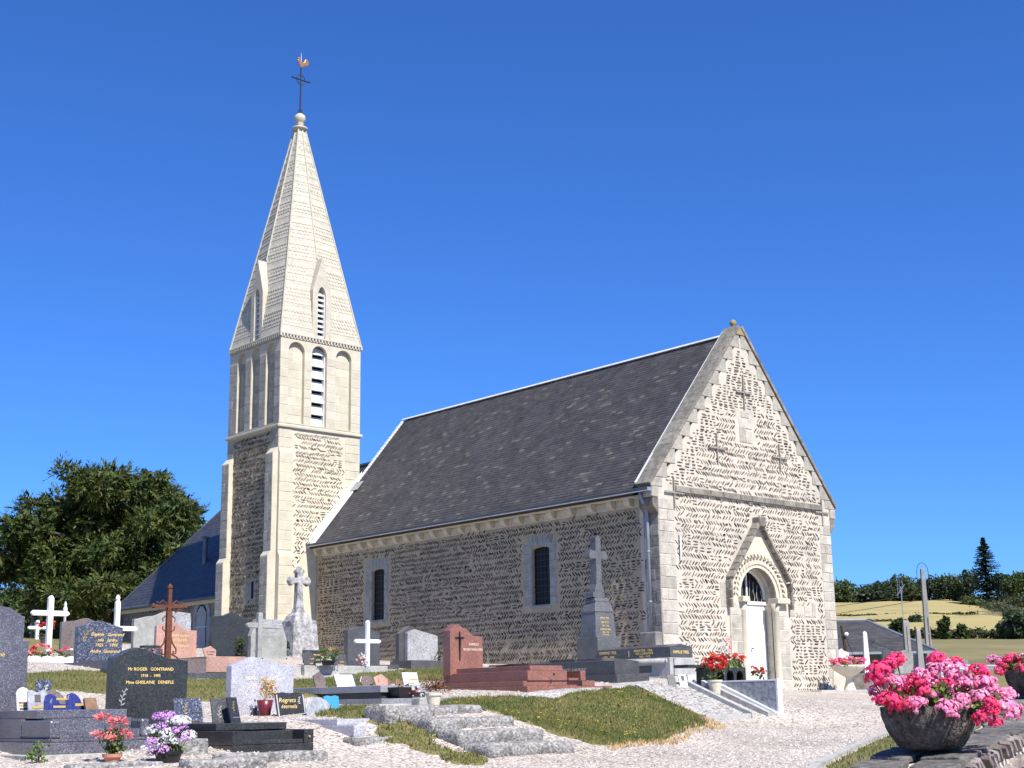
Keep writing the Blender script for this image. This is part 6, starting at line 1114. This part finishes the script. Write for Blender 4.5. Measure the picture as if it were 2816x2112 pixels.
def trunk(par,h,r0,limbs,seed,mat='bark',split=None):
    rr=random.Random(seed); MB().tube([(0,0,-.3),(.03*h,0,h*.35),(0,.02*h,h*.7),(0,0,h)],[r0*1.2,r0,r0*.6,r0*.2],9).build('trunk',mat,par,smooth=True); mb=MB()
    for i in range(limbs):
        a=rr.uniform(0,6.28); z=h*rr.uniform(.25,.8); l=h*rr.uniform(.35,.7); mb.tube([(0,0,z),(l*.4*math.cos(a),l*.4*math.sin(a),z+l*.25),(l*math.cos(a),l*math.sin(a),z+l*.35)],[r0*.4,r0*.25,.03],6)
    mb.build('limbs',mat,par,smooth=True)
def twigs(lobes,n,m,size,seed,mat,par):
    r=np.random.default_rng(seed); Lb=np.array(lobes); vol=Lb[:,3]*Lb[:,4]*Lb[:,5]; k=r.choice(len(Lb),n,p=vol**.6/(vol**.6).sum()); d=r.normal(size=(n,3)); d/=np.linalg.norm(d,axis=1)[:,None]
    P=Lb[k,:3]+d*Lb[k,3:6]*.8; a=d*np.array([1,1,.6])+r.normal(size=(n,3))*.35; a[:,2]+=.1; a/=np.linalg.norm(a,axis=1)[:,None]; L=r.uniform(.4,.95,n); b=np.cross(a,r.normal(size=(n,3))); b/=np.linalg.norm(b,axis=1)[:,None]; V=[]
    for j in range(m):
        f=(j+.5)/m; c=P+a*(L*f)[:,None]; c[:,2]-=.18*L*f*f; sg=1 if j%2 else -1; q=(a*.7+b*sg*.8+r.normal(size=(n,3))*.25); q/=np.linalg.norm(q,axis=1)[:,None]; w=np.cross(q,d); w/=np.linalg.norm(w,axis=1)[:,None]+1e-6; s=size*(1.5-f)*r.uniform(.7,1.3,n)[:,None]
        V.append(np.stack([c,c+q*s+w*s*.28,c+q*s*2.1,c+q*s-w*s*.28],1))
    V=np.concatenate(V).reshape(-1,3); npmesh('sprays',V,np.arange(len(V)).reshape(-1,4),mat,par,'stuff')
# the yew
bx,by=from_sd(-19.3,66); t=thing('yew_tree','huge dark spreading yew left of the church','tree',(bx,by,1.7),RZ); rr=random.Random(31)
LB=[]
def L_(u,v,ry,rx,rz,y=0): LB.append((( u-278)*.92/57.6-.2,y,(1842-v)/57.6*.96-.15,rx*.9,ry,rz))
for (u,v,rx,rz) in [(290,1340,1.5,1.1),(210,1370,1.2,1.0),(160,1400,1.0,.8),(110,1415,.9,.7),(150,1365,.8,.5),(95,1385,.5,.35),(330,1300,1.,.6),(470,1365,.8,.5),(370,1330,1.2,.8),(440,1340,1.1,.8),(500,1390,1.0,.7),(530,1420,.6,.45),(250,1430,1.8,1.2),(350,1430,1.9,1.2),(440,1450,1.3,.8),(130,1460,1.4,.9),(70,1450,1.1,.6),(20,1450,.9,.5),(60,1520,1.5,.9),(10,1510,1.0,.6),(180,1520,2.0,1.2),(310,1520,2.2,1.3),(430,1530,1.7,1.0),(500,1510,1.0,.6),(530,1490,.5,.4),(100,1570,1.7,.6),(20,1560,1.3,.5),(200,1590,1.7,.6),(330,1590,2.0,.8),(430,1580,1.4,.7),(-40,1540,1.2,.7),(290,1290,1.0,.55),(120,1630,1.5,.6),(230,1650,2.,.7),(340,1650,2.0,.7),(420,1630,1.3,.6),(280,1690,1.8,.6),(170,1690,1.3,.5),(225,1305,.7,.5),(400,1300,.6,.4)]:
    for kk in range(3): L_(u+rr.uniform(-25,25),v+rr.uniform(-16,16),rx*rr.uniform(.5,.9)+.4,rx*rr.uniform(.55,.9),rz*rr.uniform(.6,.95),rr.uniform(-2.6,2.6))
crown(LB,52000,.25,5,'yew_leaf',t,.34,.15,hollow=.5); twigs(LB,5200,15,.13,6,'yew_leaf',t)
MB().tube([(0,0,-.5),(.2,0,1.5),(-.1,.2,4.0),(.1,0,6.5)],[.75,.6,.5,.25],10).build('trunk','bark',t,smooth=True); mb=MB()
for i in range(14):
    a=rr.uniform(0,6.28); z=rr.uniform(2.,6.); l=rr.uniform(1.8,3.4); mb.tube([(0,0,z),(l*.5*math.cos(a),l*.5*math.sin(a),z+.4),(l*math.cos(a),l*math.sin(a),z+rr.uniform(-.3,1.2))],[.25,.15,.04],6)
mb.build('limbs','bark',t,smooth=True)
def round_tree(name,label,s,d,z,h,w,seed,mat='leaf_dark',n=3000,sz=.9,grp=None,trunk_=True,low=.16):
    x,y=from_sd(s,d); t=thing(name,label,'tree',(x,y,z),RZ,grp); rr=random.Random(seed); lb=[]
    for i in range(13): 
        a=rr.uniform(0,6.28); zz_=rr.uniform(low,.86); q=w*.5*math.sqrt(max(.05,1-(zz_*2-1.0)**2*.9))*rr.uniform(.2,.8); k=w*rr.uniform(.16,.26); lb.append((q*math.cos(a),q*math.sin(a),zz_*h,k,k,k*rr.uniform(.7,1.)))
    lb.append((0,0,h*.8,w*.24,w*.24,h*.2)); crown(lb,n,sz,seed,mat,t,.7,hollow=.5); trunk(t,h*.8,max(.12,h*.03),5,seed); return t
# woods on the right horizon (pixel columns turned into bearings, all at about 490 m)
def sk(u): return (u-1418)/3802*.985
lab=['dense rounded tree at the left end of the horizon wood, touching the church','broad low tree, second in the horizon wood','large rounded tree in the horizon wood, left of the utility pole','bushy tree directly left of the utility pole top','rounded tree just right of the utility pole','wide dark tree in the middle of the horizon wood','lower tree filling the gap left of the conifer','loose light topped tree left of the tall conifer','rounded tree right of the tall conifer','tree at the right end of the horizon by the frame','tree filling the horizon left of the bushy one']
for i,(u,top,w,D) in enumerate([(2305,1618,110,492),(2375,1625,90,494),(2435,1606,100,490),(2498,1590,95,490),(2548,1598,80,492),(2597,1594,100,490),(2640,1635,60,486),(2665,1580,90,470),(2770,1585,75,470),(2815,1580,80,455),(2462,1618,90,497)]):
    s=sk(u)*D; x,y=from_sd(s,D); z=T(x,y); hz=1925-(u-1408)*.0165+8; h=-.134+(hz-top)/3802*D-z; round_tree('broadleaf_tree',lab[i],s,D,z-1,h+1,w/3802*D*1.12,100+i,'leaf_dark' if i%3 else 'leaf_mid',3200,.9,'trees on the right horizon',low=.05)
# tall conifer
D=440; s=sk(2725)*D; x,y=from_sd(s,D); z=T(x,y); t=thing('conifer_tree','tall dark pointed conifer on the right skyline','tree',(x,y,z),RZ); top=-.134+(1905-1477)/3802*D-z; rr=random.Random(77); V=[];F=[]
for i in range(30):
    f_=i/29; zc=top*(.12+.86*f_); rad=(1-f_)**.8*7.2+.25
    for b_ in range(11):
        a=rr.uniform(0,6.28); l=rad*rr.uniform(.65,1.12)
        for k_ in range(9):
            q=k_/8; px,py=l*q*math.cos(a),l*q*math.sin(a); pz=zc-.16*l*q+.1*l*q*q+rr.uniform(-.2,.2); w=1.15*(1-q*.55)+.15; h_=len(V); ang_=a+rr.uniform(-.9,.9)
            V+=[(px-w*.5*math.sin(ang_),py+w*.5*math.cos(ang_),pz-.15),(px+w*.7*math.cos(ang_),py+w*.7*math.sin(ang_),pz+.08),(px+w*.5*math.sin(ang_),py-w*.5*math.cos(ang_),pz-.15),(px-w*.3*math.cos(ang_),py-w*.3*math.sin(ang_),pz+.22)]; F.append((h_,h_+1,h_+2,h_+3))
npmesh('foliage',V,F,'conifer_leaf',t,'stuff'); MB().tube([(0,0,-.5),(0,0,top*.98)],[.5,.05],8).build('trunk','bark',t)
# hedges and bushes of the hillside
def hedge(name,label,pts,h,w,n,sz,seed,cat='hedge',mat='hedge_leaf'):
    r=np.random.default_rng(seed); P=np.array([from_sd(*p) for p in pts]); L=np.linalg.norm(np.diff(P,axis=0),axis=1); c=np.r_[0,np.cumsum(L)]; q=r.random(n)*c[-1]; X=np.interp(q,c,P[:,0]); Y=np.interp(q,c,P[:,1]); u=r.normal(size=(n,2))*w*.4
    X+=u[:,0];Y+=u[:,1]; hh=h*(.65+.35*np.sin(q/c[-1]*37+seed)*np.sin(q/c[-1]*91+1)+.2*r.random(n)); Z=terrain(X,Y)+r.random(n)**.7*np.maximum(hh,.3*h); a=r.normal(size=(n,3));a/=np.linalg.norm(a,axis=1)[:,None]; b=np.cross(a,r.normal(size=(n,3))); b/=np.linalg.norm(b,axis=1)[:,None]; s=sz*r.uniform(.6,1.4,n)[:,None]; C_=np.stack([X,Y,Z],1); o0=np.array([P[0,0],P[0,1],T(*P[0])])
    V=np.stack([C_-a*s*.5,C_+b*s*.35,C_+a*s*.5,C_-b*s*.35],1).reshape(-1,3)-o0; o=npmesh(name,V,np.arange(4*n).reshape(-1,4),mat); o.location=o0; return tag(o,label,cat)
hedge('field_hedge','long dark hedge between the brown meadow and the wheat',[(.2*238,238),(.29*238,238),(.34*232,232),(.385*226,226),(.42*222,222)],1.7,2.4,5200,.6,1)
hedge('field_hedge','clipped hedge strip along the middle of the wheat field',[(.2*326,326),(.255*328,328),(.29*330,330)],1.1,2.2,2600,.55,2)
hedge('field_hedge','thin dark field boundary across the upper wheat',[(.2*371,371),(.31*371,371),(.33*374,374)],.7,1.5,1200,.6,3)
hedge('field_hedge','scrubby bushes beside the lane at the upper right',[(.335*430,430),(.345*395,395),(.36*352,352),(.385*318,318),(.40*290,290)],2.2,4,2200,.7,4)
hedge('field_hedge','dark scrub below the tall conifer',[(.36*425,425),(.37*410,410),(.362*436,436),(.33*445,445)],3.4,7,2000,.8,5); hedge('field_hedge','hedge at the right edge above the pasture',[(.385*390,390),(.42*380,380)],4,7,1200,1.1,6)
for i,(u,top,w,D,l_) in enumerate([(2473,1704,40,232,'leafy bush on the left of the meadow hedge'),(2600,1698,27,232,'taller bush standing up from the meadow hedge'),(2642,1718,28,232,'second tall bush in the meadow hedge'),(2765,1712,48,228,'rounded bush toward the right end of the meadow hedge'),(2805,1690,52,226,'big bush at the right end of the meadow hedge'),(2525,1697,32,320,'bush at the right end of the clipped hedge strip'),(2680,1640,60,430,'light green tree beside the lane'),(2790,1680,40,320,'dark bush below the lane at far right')]):
    s=sk(u)*D; x,y=from_sd(s,D); z=T(x,y); hz=1925-(u-1408)*.0165+6; h=max(2,-.134+(hz-top)/3802*D-z); round_tree('bush',l_,s,D,z-.4,h+.4,w/3802*D*1.3,200+i,'leaf_mid' if i in(0,1,2,6) else 'leaf_dark',900,.75,'bushes in the field hedges',low=.05)
# trees behind the churchyard at left
for i,(u,top,w,D,l_) in enumerate([(25,1622,150,100,'mid green tree at the left edge under the yew'),(110,1632,170,96,'rounded green tree behind the tallest white cross'),(215,1640,150,98,'green tree in the shade under the yew'),(-60,1630,160,100,'green tree just cut by the left frame'),(170,1690,120,80,'low dark bush behind the white crosses')]):
    s=sk(u)*D; x,y=from_sd(s,D); z=T(x,y); h=-.134+(1960-top)/3802*D-z; round_tree('broadleaf_tree',l_,s,D,z-.3,h+.3,w/3802*D*1.35,300+i,'leaf_mid',5200,.32,'trees behind the churchyard on the left',low=.06)
hedge('boundary_hedge','dark boundary hedge at the back of the churchyard on the left',[(-32,70),(-24,72),(-16,74),(-9,76)],3.0,2.5,9000,.3,8)
for i,(u,top) in enumerate(((84,1653),(252,1650))): 
    D=70; t=thing('fence_post',('pale weathered post left of the tallest white cross','thin pale post under the yew')[i],'post',xyz(sk(u)*D,D,1.6)); MB().tube([(0,0,0),(.03,0,-.134+(1955-top)/3802*D-1.6)],.07,7).build('shaft','post_concrete',t)

# a few fallen leaves on the gravel
r=np.random.default_rng(41); V=[];F=[]
for i in range(160):
    d=r.uniform(11,24); s=r.uniform(-.3,.25)*d; x,y=from_sd(s,d); z=T(x,y)+.012; a=r.uniform(0,6.28); l=r.uniform(.012,.03); b=len(V)
    V+=[(x+l*math.cos(a),y+l*math.sin(a),z),(x-l*.5*math.sin(a),y+l*.5*math.cos(a),z+.008),(x-l*math.cos(a),y-l*math.sin(a),z),(x+l*.5*math.sin(a),y-l*.5*math.cos(a),z+.006)]; F.append((b,b+1,b+2,b+3))
npmesh('fallen_leaves',V,F,'dry_leaf',kind='stuff')
# lettering outlines become plain meshes
bpy.context.view_layer.update(); dg=bpy.context.evaluated_depsgraph_get()
for o in [o for o in SC.objects if o.type=='FONT']:
    me=bpy.data.meshes.new_from_object(o.evaluated_get(dg)); n=obj('inscription',me,o.parent); n.matrix_basis=o.matrix_basis.copy(); bpy.data.objects.remove(o)
